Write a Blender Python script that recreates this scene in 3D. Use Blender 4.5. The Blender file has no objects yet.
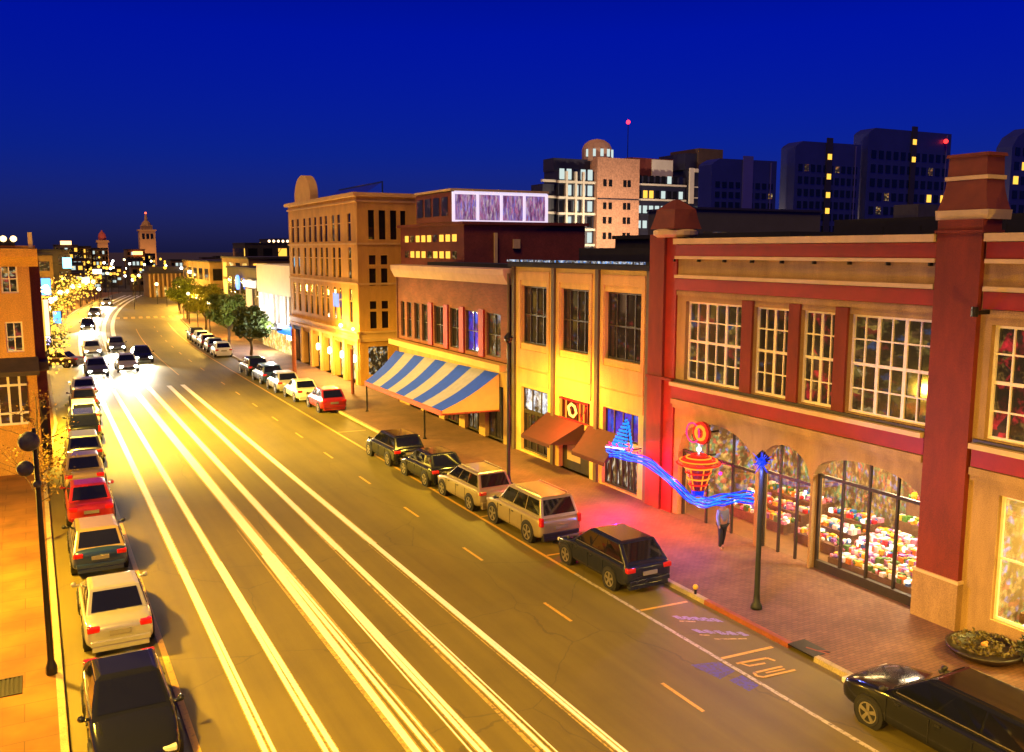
import bpy, math, random
from mathutils import Vector, Matrix
R = math.radians
random.seed(7)
sc = bpy.context.scene
COL = sc.collection

# ------------------------------------------------------------------ camera
cd = bpy.data.cameras.new('camera'); cam = bpy.data.objects.new('camera', cd); COL.objects.link(cam)
cd.sensor_width = 36; cd.lens = 31.64; cd.clip_end = 5000; cd.clip_start = 0.1
cam.location = (0, 0, 10.5); cam.rotation_euler = (R(90 - 7.97), 0, R(-28.04))
sc.camera = cam
# ------------------------------------------------------------------ sky, low warm light, exposure
SUN_EL, SUN_AZ = 57, 232          # compass azimuth (clockwise from +Y) the light comes from
w = bpy.data.worlds.new('World'); sc.world = w; w.use_nodes = True
nt = w.node_tree; nt.nodes.clear()
out = nt.nodes.new('ShaderNodeOutputWorld'); bg = nt.nodes.new('ShaderNodeBackground')
sky = nt.nodes.new('ShaderNodeTexSky'); sky.sky_type = 'NISHITA'; sky.sun_disc = False
sky.sun_elevation = R(SUN_EL); sky.sun_rotation = R(SUN_AZ)
tc = nt.nodes.new('ShaderNodeTexCoord'); sp = nt.nodes.new('ShaderNodeSeparateXYZ')
cr = nt.nodes.new('ShaderNodeValToRGB'); el = cr.color_ramp.elements
el[0].position = 0.0; el[0].color = (0.0050, 0.0055, 0.034, 1)
el[1].position = 0.5; el[1].color = (0.0, 0.0006, 0.062, 1)
e = el.new(0.10); e.color = (0.0014, 0.0050, 0.072, 1)
e = el.new(0.22); e.color = (0.0, 0.0032, 0.112, 1)
mx = nt.nodes.new('ShaderNodeMixRGB'); mx.blend_type = 'MULTIPLY'; mx.inputs[0].default_value = 1
L_ = nt.links.new
L_(tc.outputs['Generated'], sp.inputs[0]); L_(sp.outputs['Z'], cr.inputs[0])
L_(sky.outputs[0], mx.inputs[1]); L_(cr.outputs[0], mx.inputs[2]); L_(mx.outputs[0], bg.inputs[0])
bg.inputs[1].default_value = 0.15
L_(bg.outputs[0], out.inputs[0])
sd = bpy.data.lights.new('sun', 'SUN'); so = bpy.data.objects.new('sun', sd); COL.objects.link(so)
sd.energy = 0.52; sd.angle = R(20); sd.color = (1.0, 0.55, 0.05)
az = R(SUN_AZ); elv = R(SUN_EL)
sdir = Vector((math.sin(az)*math.cos(elv), math.cos(az)*math.cos(elv), math.sin(elv)))
so.rotation_euler = sdir.to_track_quat('Z', 'Y').to_euler()
vs = sc.view_settings; vs.view_transform = 'Standard'; vs.look = 'None'; vs.gamma = 1; vs.exposure = 2.0; vs.use_curve_mapping = False
sc.cycles.use_denoising = True; sc.cycles.max_bounces = 6; sc.cycles.diffuse_bounces = 2; sc.cycles.glossy_bounces = 3
sc.cycles.transparent_max_bounces = 8; sc.cycles.caustics_reflective = False; sc.cycles.caustics_refractive = False
sc.cycles.sample_clamp_indirect = 4

# ------------------------------------------------------------------ materials
def _new(name):
    m = bpy.data.materials.new(name); m.use_nodes = True
    return m, m.node_tree, m.node_tree.nodes['Principled BSDF']
def _math(nt, op, a, b=None):
    n = nt.nodes.new('ShaderNodeMath'); n.operation = op
    for i, v in enumerate((a, b)):
        if v is None: continue
        if isinstance(v, (int, float)): n.inputs[i].default_value = v
        else: nt.links.new(v, n.inputs[i])
    return n.outputs[0]
def M(name, col, rough=.7, var=.18, scale=2.0, metal=0, bump=0, coat=0, spec=.5, fine=0, streak=0):
    m, nt, b = _new(name)
    tc = nt.nodes.new('ShaderNodeTexCoord'); n = nt.nodes.new('ShaderNodeTexNoise')
    n.inputs['Scale'].default_value = scale; n.inputs['Detail'].default_value = 7; n.inputs['Roughness'].default_value = .65
    if streak:
        mp = nt.nodes.new('ShaderNodeMapping'); mp.inputs['Scale'].default_value = (1, 1, streak); nt.links.new(tc.outputs['Object'], mp.inputs['Vector']); nt.links.new(mp.outputs[0], n.inputs['Vector'])
    else: nt.links.new(tc.outputs['Object'], n.inputs['Vector'])
    r = nt.nodes.new('ShaderNodeValToRGB')
    r.color_ramp.elements[0].position = .3; r.color_ramp.elements[1].position = .7
    r.color_ramp.elements[0].color = tuple(c*(1-var) for c in col) + (1,)
    r.color_ramp.elements[1].color = tuple(min(1, c*(1+var)) for c in col) + (1,)
    nt.links.new(n.outputs['Fac'], r.inputs[0])
    last = r.outputs[0]
    if fine:
        f = nt.nodes.new('ShaderNodeTexNoise'); f.inputs['Scale'].default_value = fine; f.inputs['Detail'].default_value = 3
        nt.links.new(tc.outputs['Object'], f.inputs['Vector'])
        mm = nt.nodes.new('ShaderNodeMapRange'); mm.inputs[1].default_value = .3; mm.inputs[2].default_value = .7; mm.inputs[3].default_value = .75; mm.inputs[4].default_value = 1.25
        nt.links.new(f.outputs['Fac'], mm.inputs[0])
        mu = nt.nodes.new('ShaderNodeMixRGB'); mu.blend_type = 'MULTIPLY'; mu.inputs[0].default_value = 1
        nt.links.new(last, mu.inputs[1]); nt.links.new(mm.outputs[0], mu.inputs[2]); last = mu.outputs[0]
    nt.links.new(last, b.inputs['Base Color'])
    b.inputs['Roughness'].default_value = rough; b.inputs['Metallic'].default_value = metal
    b.inputs['Coat Weight'].default_value = coat; b.inputs['Coat Roughness'].default_value = .06
    b.inputs['Specular IOR Level'].default_value = spec
    if bump:
        bp = nt.nodes.new('ShaderNodeBump'); bp.inputs['Strength'].default_value = bump; bp.inputs['Distance'].default_value = .02
        nt.links.new(n.outputs['Fac'], bp.inputs['Height']); nt.links.new(bp.outputs[0], b.inputs['Normal'])
    return m
def BRICK(name, c1, c2, mortar, scale=1, flat=False, bw=.24, bh=.075, rough=.85, msize=.008, stain=.25):
    m, nt, b = _new(name)
    tc = nt.nodes.new('ShaderNodeTexCoord'); br = nt.nodes.new('ShaderNodeTexBrick')
    if flat:
        nt.links.new(tc.outputs['Object'], br.inputs['Vector'])
    else:
        s = nt.nodes.new('ShaderNodeSeparateXYZ'); c = nt.nodes.new('ShaderNodeCombineXYZ')
        nt.links.new(tc.outputs['Object'], s.inputs[0])
        nt.links.new(_math(nt, 'ADD', s.outputs[0], s.outputs[1]), c.inputs[0]); nt.links.new(s.outputs[2], c.inputs[1])
        nt.links.new(c.outputs[0], br.inputs['Vector'])
    br.inputs['Color1'].default_value = c1 + (1,); br.inputs['Color2'].default_value = c2 + (1,); br.inputs['Mortar'].default_value = mortar + (1,)
    br.inputs['Scale'].default_value = scale; br.inputs['Mortar Size'].default_value = msize
    br.inputs['Brick Width'].default_value = bw; br.inputs['Row Height'].default_value = bh; br.inputs['Bias'].default_value = 0
    n = nt.nodes.new('ShaderNodeTexNoise'); n.inputs['Scale'].default_value = .7; n.inputs['Detail'].default_value = 8
    nt.links.new(tc.outputs['Object'], n.inputs['Vector'])
    mm = nt.nodes.new('ShaderNodeMapRange'); mm.inputs[1].default_value = .3; mm.inputs[2].default_value = .7; mm.inputs[3].default_value = 1-stain; mm.inputs[4].default_value = 1+stain
    nt.links.new(n.outputs['Fac'], mm.inputs[0])
    mu = nt.nodes.new('ShaderNodeMixRGB'); mu.blend_type = 'MULTIPLY'; mu.inputs[0].default_value = 1
    nt.links.new(br.outputs['Color'], mu.inputs[1]); nt.links.new(mm.outputs[0], mu.inputs[2])
    nt.links.new(mu.outputs[0], b.inputs['Base Color']); b.inputs['Roughness'].default_value = rough
    bp = nt.nodes.new('ShaderNodeBump'); bp.inputs['Strength'].default_value = .35; bp.inputs['Distance'].default_value = .01; bp.invert = True
    nt.links.new(br.outputs['Fac'], bp.inputs['Height']); nt.links.new(bp.outputs[0], b.inputs['Normal'])
    return m
def EM(name, col, s, base=(.004, .004, .004)):
    m, nt, b = _new(name)
    b.inputs['Base Color'].default_value = base + (1,); b.inputs['Emission Color'].default_value = col + (1,); b.inputs['Emission Strength'].default_value = s
    b.inputs['Roughness'].default_value = .5; b.inputs['Specular IOR Level'].default_value = .05
    return m
def PANE(name, cols, s=.3, scale=3.0, dens=.5, base=(.01, .01, .012), stretch=(1, 1, 1), back=(.02, .012, .004), rough=.06):
    """pane or wall glowing in patches of cols over a dim back: lit rooms, painted street reflections"""
    m, nt, b = _new(name)
    tc = nt.nodes.new('ShaderNodeTexCoord'); mp = nt.nodes.new('ShaderNodeMapping'); mp.inputs['Scale'].default_value = stretch
    nt.links.new(tc.outputs['Object'], mp.inputs['Vector'])
    n = nt.nodes.new('ShaderNodeTexNoise'); n.inputs['Scale'].default_value = scale; n.inputs['Detail'].default_value = 5; n.inputs['Roughness'].default_value = .7
    v = nt.nodes.new('ShaderNodeTexVoronoi'); v.inputs['Scale'].default_value = scale*2.2
    nt.links.new(mp.outputs[0], n.inputs['Vector']); nt.links.new(mp.outputs[0], v.inputs['Vector'])
    r = nt.nodes.new('ShaderNodeValToRGB'); r.color_ramp.interpolation = 'CONSTANT'
    els = r.color_ramp.elements
    for i, c in enumerate(cols):
        e = els[i] if i < 2 else els.new(i/len(cols))
        e.position = i/len(cols); e.color = c + (1,)
    s1 = nt.nodes.new('ShaderNodeSeparateColor'); nt.links.new(v.outputs['Color'], s1.inputs[0])
    nt.links.new(s1.outputs[0], r.inputs[0])
    mask = nt.nodes.new('ShaderNodeMapRange'); mask.inputs[1].default_value = 1-dens; mask.inputs[2].default_value = 1-dens+.22
    mask.inputs[3].default_value = 0; mask.inputs[4].default_value = 1
    nt.links.new(n.outputs['Fac'], mask.inputs[0])
    mx = nt.nodes.new('ShaderNodeMixRGB'); mx.inputs[1].default_value = back + (1,)
    nt.links.new(mask.outputs[0], mx.inputs[0]); nt.links.new(r.outputs[0], mx.inputs[2])
    nt.links.new(mx.outputs[0], b.inputs['Emission Color']); b.inputs['Emission Strength'].default_value = s
    b.inputs['Base Color'].default_value = base + (1,); b.inputs['Roughness'].default_value = rough
    return m
def GLASS(name, fac=.1, tint=(1, 1, 1)):
    m = bpy.data.materials.new(name); m.use_nodes = True; nt = m.node_tree; nt.nodes.clear()
    o = nt.nodes.new('ShaderNodeOutputMaterial'); t = nt.nodes.new('ShaderNodeBsdfTransparent'); g = nt.nodes.new('ShaderNodeBsdfGlossy'); x = nt.nodes.new('ShaderNodeMixShader')
    t.inputs[0].default_value = tint + (1,); g.inputs['Roughness'].default_value = .02; x.inputs[0].default_value = fac
    nt.links.new(t.outputs[0], x.inputs[1]); nt.links.new(g.outputs[0], x.inputs[2]); nt.links.new(x.outputs[0], o.inputs[0])
    return m
def ASPHALT(name):
    m, nt, b = _new(name)
    tc = nt.nodes.new('ShaderNodeTexCoord')
    def noise(sc_, det, vec=None, ro=.6):
        n = nt.nodes.new('ShaderNodeTexNoise'); n.inputs['Scale'].default_value = sc_; n.inputs['Detail'].default_value = det; n.inputs['Roughness'].default_value = ro
        nt.links.new(vec or tc.outputs['Object'], n.inputs['Vector']); return n.outputs['Fac']
    mp = nt.nodes.new('ShaderNodeMapping'); mp.inputs['Scale'].default_value = (1.4, .05, 1); nt.links.new(tc.outputs['Object'], mp.inputs['Vector'])
    wear = noise(1.0, 4, mp.outputs[0]); big = noise(.22, 6); grit = noise(45, 3, ro=.8)
    k = _math(nt, 'ADD', _math(nt, 'MULTIPLY', wear, .8), _math(nt, 'ADD', _math(nt, 'MULTIPLY', big, .7), _math(nt, 'MULTIPLY', grit, .75)))
    r = nt.nodes.new('ShaderNodeValToRGB'); r.color_ramp.elements[0].position = .75; r.color_ramp.elements[1].position = 1.5
    mr = nt.nodes.new('ShaderNodeMapRange'); mr.inputs[1].default_value = .75; mr.inputs[2].default_value = 1.5; nt.links.new(k, mr.inputs[0])
    r.color_ramp.elements[0].position = 0; r.color_ramp.elements[1].position = 1
    r.color_ramp.elements[0].color = (.080, .062, .014, 1); r.color_ramp.elements[1].color = (.190, .155, .022, 1)
    nt.links.new(mr.outputs[0], r.inputs[0])
    # cracks
    v = nt.nodes.new('ShaderNodeTexVoronoi'); v.feature = 'DISTANCE_TO_EDGE'; v.inputs['Scale'].default_value = .16
    wv = nt.nodes.new('ShaderNodeMixRGB'); wv.blend_type = 'ADD'; wv.inputs[0].default_value = .5
    nn = nt.nodes.new('ShaderNodeTexNoise'); nn.inputs['Scale'].default_value = .8; nn.inputs['Detail'].default_value = 5; nt.links.new(tc.outputs['Object'], nn.inputs['Vector'])
    nt.links.new(tc.outputs['Object'], wv.inputs[1]); nt.links.new(nn.outputs['Color'], wv.inputs[2]); nt.links.new(wv.outputs[0], v.inputs['Vector'])
    ck = _math(nt, 'LESS_THAN', v.outputs['Distance'], .0022)
    mx = nt.nodes.new('ShaderNodeMixRGB'); mx.inputs[2].default_value = (.035, .03, .02, 1)
    nt.links.new(_math(nt, 'MULTIPLY', ck, .35), mx.inputs[0]); nt.links.new(r.outputs[0], mx.inputs[1])
    nt.links.new(mx.outputs[0], b.inputs['Base Color']); b.inputs['Roughness'].default_value = .62
    bp = nt.nodes.new('ShaderNodeBump'); bp.inputs['Strength'].default_value = .4; bp.inputs['Distance'].default_value = .01
    nt.links.new(grit, bp.inputs['Height']); nt.links.new(bp.outputs[0], b.inputs['Normal'])
    return m
def PAINT(name, col, wear=.35, rough=.5):
    """road paint worn through to the asphalt in specks"""
    m, nt, b = _new(name)
    tc = nt.nodes.new('ShaderNodeTexCoord'); n = nt.nodes.new('ShaderNodeTexNoise'); n.inputs['Scale'].default_value = 9; n.inputs['Detail'].default_value = 8; n.inputs['Roughness'].default_value = .75
    nt.links.new(tc.outputs['Object'], n.inputs['Vector'])
    mr = nt.nodes.new('ShaderNodeMapRange'); mr.inputs[1].default_value = wear; mr.inputs[2].default_value = wear+.14; nt.links.new(n.outputs['Fac'], mr.inputs[0])
    mx = nt.nodes.new('ShaderNodeMixRGB'); mx.inputs[1].default_value = (.10, .085, .045, 1); mx.inputs[2].default_value = col + (1,)
    nt.links.new(mr.outputs[0], mx.inputs[0]); nt.links.new(mx.outputs[0], b.inputs['Base Color']); b.inputs['Roughness'].default_value = rough
    return m

m_asphalt = ASPHALT('asphalt')
m_ground = M('ground_earth', (.045, .035, .02), .95, .3, .2)
m_brickpave = BRICK('brick_paving', (.19, .092, .046), (.145, .068, .036), (.08, .048, .03), 1, True, .22, .11, .8, .008, .25)
m_plaza = BRICK('plaza_slabs', (.20, .085, .009), (.175, .070, .008), (.11, .045, .007), 1, True, 1.5, .9, .85, .012, .4)
m_kerb = M('kerb_concrete', (.34, .28, .16), .85, .2, 3, fine=30)
m_kerbred = M('kerb_red_paint', (.24, .06, .02), .7, .3, 4)
m_white = PAINT('white_light_trail', (.80, .82, .88), .28)
m_trail2 = PAINT('cream_trail_and_stroke', (.55, .40, .12), .40)
m_yellow = PAINT('yellow_road_paint', (.60, .36, .05), .32)
m_grey = PAINT('thin_white_paint', (.50, .45, .33), .38)
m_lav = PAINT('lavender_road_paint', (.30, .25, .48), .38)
m_bluepatch = PAINT('blue_road_patch', (.08, .07, .40), .42)
m_tan = M('tan_stucco', (.34, .215, .075), .85, .26, 1.6, bump=.08, fine=40, streak=.3)
m_cream = M('cream_trim', (.58, .43, .20), .7, .14, 1.5)
m_red = M('red_trim', (.26, .007, .002), .6, .18, 2)
m_pier = M('red_brown_stucco', (.17, .021, .005), .8, .3, 1.5, fine=40, streak=.3)
m_cap = M('rust_cap', (.16, .034, .009), .7, .2, 2)
m_dark = M('dark_roofing', (.012, .012, .016), .9, .3, 1)
m_darkmetal = M('dark_metal', (.02, .018, .016), .45, .2, 5, metal=.6)
m_frame = M('cream_window_frame', (.84, .76, .54), .5, .1, 4)
m_darkframe = M('dark_window_frame', (.03, .022, .014), .5, .2, 4)
m_yel = M('ochre_stucco', (.60, .40, .11), .8, .2, 1.6, bump=.06, fine=40, streak=.3)
m_yelpanel = M('warm_stucco', (.56, .34, .11), .8, .18, 1.6, fine=40, streak=.3)
m_olive = M('dark_olive_pilaster', (.09, .065, .03), .7, .2, 2)
m_awn = M('rust_awning_cloth', (.055, .010, .006), .8, .15, 3)
m_brick = BRICK('red_brick', (.22, .055, .035), (.15, .04, .03), (.16, .10, .07), 1, False)
m_maroon = M('maroon_render', (.15, .028, .020), .8, .25, .8, fine=15)
m_orange = M('orange_stone', (.50, .26, .05), .85, .24, .9, bump=.1, fine=20, streak=.3)
m_orangetrim = M('pale_orange_stone', (.56, .34, .11), .8, .12, 1)
m_bluecloth = M('blue_awning_cloth', (.002, .055, .95), .8, .12, 3)
m_greycloth = M('pale_awning_cloth', (.27, .27, .44), .8, .12, 3)
m_creamcloth = M('cream_awning_cloth', (.66, .46, .15), .7, .08, 2)
m_whitewall = M('white_wall', (.74, .70, .58), .7, .08, 1)
m_glassd = M('dark_glass', (.008, .008, .010), .05, .1, 1, spec=.8)
m_glass = GLASS('shop_glass', .08)
m_pwarm = PANE('warm_room_and_reflection_pane', [(.9, .5, .1), (.7, .3, .05), (.9, .75, .4), (.3, .2, .05), (.6, .08, .05)], .22, 2.2, .5, stretch=(1, 1, 1.6))
m_pred = PANE('red_room_and_reflection_pane', [(.9, .03, .04), (.7, .02, .03), (.5, .25, .05), (.25, .02, .02), (.06, .03, .02)], .24, 1.2, .50)
m_pdim = PANE('dim_room_pane', [(.5, .28, .08), (.25, .1, .03), (.15, .18, .3), (.5, .04, .03)], .12, 1.6, .46, stretch=(1, 1, 2), back=(.03, .016, .005))
m_pcity = PANE('room_and_reflection_pane', [(.7, .42, .08), (.45, .28, .05), (.8, .6, .25), (.5, .05, .03), (.3, .22, .05), (.25, .12, .04), (.08, .12, .25)], .15, 1.3, .50, stretch=(1, 1, 1.8), back=(.05, .03, .006))
m_pviolet = PANE('violet_room_pane', [(.12, .05, .8), (.35, .08, .6), (.02, .1, .9)], .22, 1.0, .62, back=(.01, .005, .03))
m_pdisplay = PANE('display_pane', [(1, .8, .45), (.9, .5, .15), (1, .9, .75), (.5, .25, .05), (.2, .3, .2)], .35, 3.0, .5, stretch=(1, 2.5, .7))
m_pwhite = PANE('white_lit_pane', [(.9, .95, 1), (.8, .85, .9), (1, .9, .7)], .40, 1.5, .6)
m_pamber = EM('amber_lit_pane', (1, .50, .06), .42)
m_pamber2 = PANE('amber_shop_pane', [(1, .65, .15), (1, .8, .4), (.8, .4, .05)], .42, 1.3, .62, back=(.12, .06, .01))
m_pcool = EM('cool_lit_pane', (.75, .9, .85), .22)
m_neonred = EM('red_neon', (1, .02, .01), .45); m_neonor = EM('orange_neon', (1, .22, .015), .55); m_neonblue = EM('blue_neon', (.0, .035, 1), .32)
m_neoncyan = EM('pale_blue_led', (.0, .20, 1), .50); m_neonpink = EM('pink_neon', (1, .03, .22), .4); m_neonwhite = EM('white_led', (.9, .85, 1), .6)
m_bulb = EM('warm_bulb', (1, .72, .30), 3.0); m_bulbw = EM('white_bulb', (1, .95, .9), 3.0); m_gold = EM('gold_fairy_bulb', (1, .48, .05), .7)

# ------------------------------------------------------------------ mesh building
class MB:
    def __init__(s): s.v = []; s.f = []; s.mi = []; s.k = 0; s.x = None
    def P(s, p):
        s.v.append(s.x(*p) if s.x else tuple(p)); return len(s.v)-1
    def face(s, *pts):
        s.f.append([s.P(p) for p in pts]); s.mi.append(s.k); return s
    def box(s, a0, a1, b0, b1, c0, c1):
        i = [s.P((a, b, c)) for c in (c0, c1) for b in (b0, b1) for a in (a0, a1)]
        for q in ((0, 2, 3, 1), (4, 5, 7, 6), (0, 1, 5, 4), (2, 6, 7, 3), (0, 4, 6, 2), (1, 3, 7, 5)):
            s.f.append([i[j] for j in q]); s.mi.append(s.k)
        return s
    def loft(s, rings, closed=True, cap=True):
        idx = [[s.P(p) for p in r] for r in rings]
        n = len(idx[0])
        for a, b in zip(idx, idx[1:]):
            for j in range(n if closed else n-1):
                s.f.append([a[j], a[(j+1) % n], b[(j+1) % n], b[j]]); s.mi.append(s.k)
        if cap:
            s.f.append(idx[0][::-1]); s.mi.append(s.k); s.f.append(idx[-1]); s.mi.append(s.k)
        return s
    def tube(s, path, r, n=6, r1=None):
        path = [Vector(p) for p in path]; rings = []
        for i, p in enumerate(path):
            d = (path[min(i+1, len(path)-1)] - path[max(i-1, 0)]).normalized()
            a = d.cross(Vector((0, 0, 1)) if abs(d.z) < .9 else Vector((1, 0, 0))).normalized(); b = d.cross(a)
            rr = r if r1 is None else r + (r1-r)*i/max(1, len(path)-1)
            rings.append([p + a*rr*math.cos(2*math.pi*k/n) + b*rr*math.sin(2*math.pi*k/n) for k in range(n)])
        return s.loft(rings)
    def lathe(s, prof, c=(0, 0, 0), n=16, axis='z'):
        rings = []
        for r, h in prof:
            ring = []
            for k in range(n):
                a = 2*math.pi*k/n
                if axis == 'z': ring.append((c[0]+r*math.cos(a), c[1]+r*math.sin(a), c[2]+h))
                elif axis == 'x': ring.append((c[0]+h, c[1]+r*math.cos(a), c[2]+r*math.sin(a)))
                else: ring.append((c[0]+r*math.cos(a), c[1]+h, c[2]+r*math.sin(a)))
            rings.append(ring)
        return s.loft(rings)
    def ball(s, c, r, n=8, sz=1):
        return s.lathe([(r*max(.02, math.sin(math.pi*i/n)), -r*sz*math.cos(math.pi*i/n)) for i in range(n+1)], c, n+2)
    def prism(s, poly, h0, h1, axis=2):
        def put(p, h): q = list(p); q.insert(axis, h); return tuple(q)
        return s.loft([[put(p, h0) for p in poly], [put(p, h1) for p in poly]])
    def build(s, name, mat, parent=None, kind=None, smooth=False, local=False, origin=None, sub=0, bev=0):
        o_ = Vector(origin) if origin else Vector((0, 0, 0))
        if parent and not local:
            p = parent
            while p: o_ = o_ + p.location; p = p.parent
        me = bpy.data.meshes.new(name); me.from_pydata([tuple(Vector(q)-o_) for q in s.v], [], s.f)
        for m in (mat if isinstance(mat, (list, tuple)) else [mat]): me.materials.append(m)
        me.polygons.foreach_set('material_index', s.mi)
        if smooth: me.polygons.foreach_set('use_smooth', [True]*len(s.f))
        me.update()
        ob = bpy.data.objects.new(name, me); COL.objects.link(ob)
        if parent: ob.parent = parent
        elif origin: ob.location = origin
        if kind: ob['kind'] = kind
        if bev:
            b = ob.modifiers.new('bevel', 'BEVEL'); b.width = bev; b.segments = 2; b.limit_method = 'ANGLE'
        if sub:
            q = ob.modifiers.new('sub', 'SUBSURF'); q.levels = sub; q.render_levels = sub
        return ob
def fX(X):   # u along +Y, v up, depth into the building (+X)
    return lambda u, v, d=0: (X+d, u, v)
def fY(Y):   # u along X, v up, depth into the building (+Y)
    return lambda u, v, d=0: (u, Y+d, v)
def fYb(Y):
    return lambda u, v, d=0: (u, Y-d, v)
def thing(name, label, cat, loc=(0, 0, 0), rz=0, group=None):
    o = bpy.data.objects.new(name, None); COL.objects.link(o); o.location = loc; o.rotation_euler = (0, 0, rz); o.empty_display_size = .3
    return tag(o, label, cat, group)
def tag(o, label, cat, group=None):
    o['label'] = label; o['category'] = cat
    if group: o['group'] = group
    return o
def copy_tree(o, parent=None):
    c = o.copy(); COL.objects.link(c); c.parent = parent
    for ch in list(o.children): copy_tree(ch, c)
    return c
def wall(mb, u0, u1, v0, v1, openings, depth=.25):
    us = sorted({u0, u1} | {k for o in openings for k in o[:2] if u0 < k < u1}); vs_ = sorted({v0, v1} | {k for o in openings for k in o[2:] if v0 < k < v1})
    for a, b in zip(us, us[1:]):
        for c, d in zip(vs_, vs_[1:]):
            mu, mv = (a+b)/2, (c+d)/2
            if any(o[0] < mu < o[1] and o[2] < mv < o[3] for o in openings): continue
            mb.face((a, c, 0), (b, c, 0), (b, d, 0), (a, d, 0))
    for a, b, c, d in openings:
        mb.face((a, c, 0), (a, d, 0), (a, d, depth), (a, c, depth)); mb.face((b, c, 0), (b, d, 0), (b, d, depth), (b, c, depth))
        mb.face((a, d, 0), (b, d, 0), (b, d, depth), (a, d, depth)); mb.face((a, c, 0), (b, c, 0), (b, c, depth), (a, c, depth))
def window(root, xf, u0, u1, v0, v1, cols, rows, fm, pm, fw=.07, mw=.05, d=.12, thick_row=None, thick_cols=()):
    f = MB(); f.x = xf; t = .06
    f.box(u0, u0+fw, v0, v1, d-t, d); f.box(u1-fw, u1, v0, v1, d-t, d); f.box(u0+fw, u1-fw, v0, v0+fw, d-t, d); f.box(u0+fw, u1-fw, v1-fw, v1, d-t, d)
    for i in range(1, cols):
        u = u0+(u1-u0)*i/cols; k = mw*(2.0 if i in thick_cols else .8)
        f.box(u-k/2, u+k/2, v0+fw, v1-fw, d-t+.004, d-.002)
    for j in range(1, rows):
        v = v0+(v1-v0)*j/rows; k = mw*(1.7 if j == thick_row else .8)
        f.box(u0+fw, u1-fw, v-k/2, v+k/2, d-t+.008, d-.004)
    wo = f.build('window', fm, root)
    p = MB(); p.x = xf; p.box(u0+.01, u1-.01, v0+.01, v1-.01, d+.004, d+.03); p.build('pane', pm, wo)
    return wo
def lamp(name, parent, loc, energy, col, radius=.15, kind='POINT', rot=None, spot=None, size=None, size_y=None):
    l = bpy.data.lights.new(name, kind); o = bpy.data.objects.new(name, l); COL.objects.link(o)
    l.energy = energy; l.color = col
    if kind == 'AREA':
        l.size = size or 1
        if size_y: l.shape = 'RECTANGLE'; l.size_y = size_y
    else: l.shadow_soft_size = radius
    if kind == 'SPOT': l.spot_size = spot or R(120); l.spot_blend = .6
    if rot: o.rotation_euler = rot
    o_ = Vector((0, 0, 0)); p = parent
    while p: o_ = o_ + p.location; p = p.parent
    o.location = Vector(loc) - o_; o.parent = parent
    return o
AMB = (1.0, .55, .07)

# ------------------------------------------------------------------ ground, road, pavements
def S(Y): return .00075*(Y-85)**2 if Y > 85 else 0.0
YS = [-30, 0, 30, 60, 85] + [85+8*i for i in range(1, 21)]
def strip(mb, xa, xb, z, ys=YS, ka=0, kb=0):
    for a, b in zip(ys, ys[1:]):
        mb.face((xa+S(a), a, z), (xb+S(a), a, z), (xb+S(b), b, z), (xa+S(b), b, z))
g = MB(); g.face((-3000, -500, -.02), (3000, -500, -.02), (3000, 4000, -.02), (-3000, 4000, -.02)); g.build('ground', m_ground, kind='structure')
KL = lambda Y: .1 if Y < 46 else (.1+.8*(Y-46)/14 if Y < 60 else .9)
r_ = MB(); strip(r_, -1.0, 18.2, 0.0); r_.box(17.2, 70, 146, 158, -.06, .003); r_.build('road', m_asphalt, kind='structure')
sw = MB()
ysR = [-30, 0, 15.7, 16.6, 30, 60, 85] + [85+8*i for i in range(1, 8)] + [146]
for a, b in zip(ysR, ysR[1:]):
    if a == 15.7: continue
    sw.face((17.33+S(a), a, .13), (24+S(a), a, .13), (24+S(b), b, .13), (17.33+S(b), b, .13))
sw.face((17.75, 15.7, .13), (24, 15.7, .13), (24, 16.6, .13), (17.75, 16.6, .13))
sw.face((22+S(158), 158, .13), (40+S(158), 158, .13), (40+S(230), 230, .13), (17.3+S(230), 230, .13), (17.3+S(158), 158, .13))
sw.build('right_sidewalk', m_brickpave, kind='structure')
def kerb(name, segs, mat):
    k = MB()
    for x0, x1, a, b in segs:
        n = max(1, int((b-a)/8)) if b > 85 else 1
        for i in range(n):
            p, q = a+(b-a)*i/n, a+(b-a)*(i+1)/n
            ring = lambda Y: [(x0+S(Y), Y, -.05), (x0+.015+S(Y), Y, .125), (x0+.03+S(Y), Y, .14), (x1+S(Y), Y, .14), (x1+S(Y), Y, -.05)]
            k.loft([ring(p), ring(q)])
    return k.build(name, mat, kind='structure')
kerb('right_kerb', [(17.15, 17.33, -30, 15.7), (17.15, 17.33, 20.0, 146)], m_kerb)
kerb('red_kerb', [(17.15, 17.33, 16.6, 20.0)], m_kerbred)
dr = MB(); dr.box(17.15, 17.75, 15.7, 16.6, .10, .14); dr.box(17.3, 17.75, 15.7, 16.6, -.25, -.2); dr.box(17.7, 17.75, 15.7, 16.6, -.2, .1)
dr.build('storm_drain', m_darkmetal, kind='structure')
ls = MB()
ysL = [-30, 0, 46]; 
ls.face((-60, -30, .125), (-.08, -30, .125), (-.08, 46, .125), (-60, 46, .125))
ls.face((-60, 46, .125), (-.08, 46, .125), (.72, 60, .125), (-60, 60, .125)); 
ys2 = [60, 85] + [85+8*i for i in range(1, 21)]
for a, b in zip(ys2, ys2[1:]): ls.face((-60, a, .125), (.72+S(a), a, .125), (.72+S(b), b, .125), (-60, b, .125))
ls.build('left_sidewalk', m_plaza, kind='structure')
k = MB()
def kr(x, Y): return [(x, Y, -.05), (x-.015, Y, .125), (x-.03, Y, .135), (x-.18, Y, .135), (x-.18, Y, -.05)]
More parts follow.
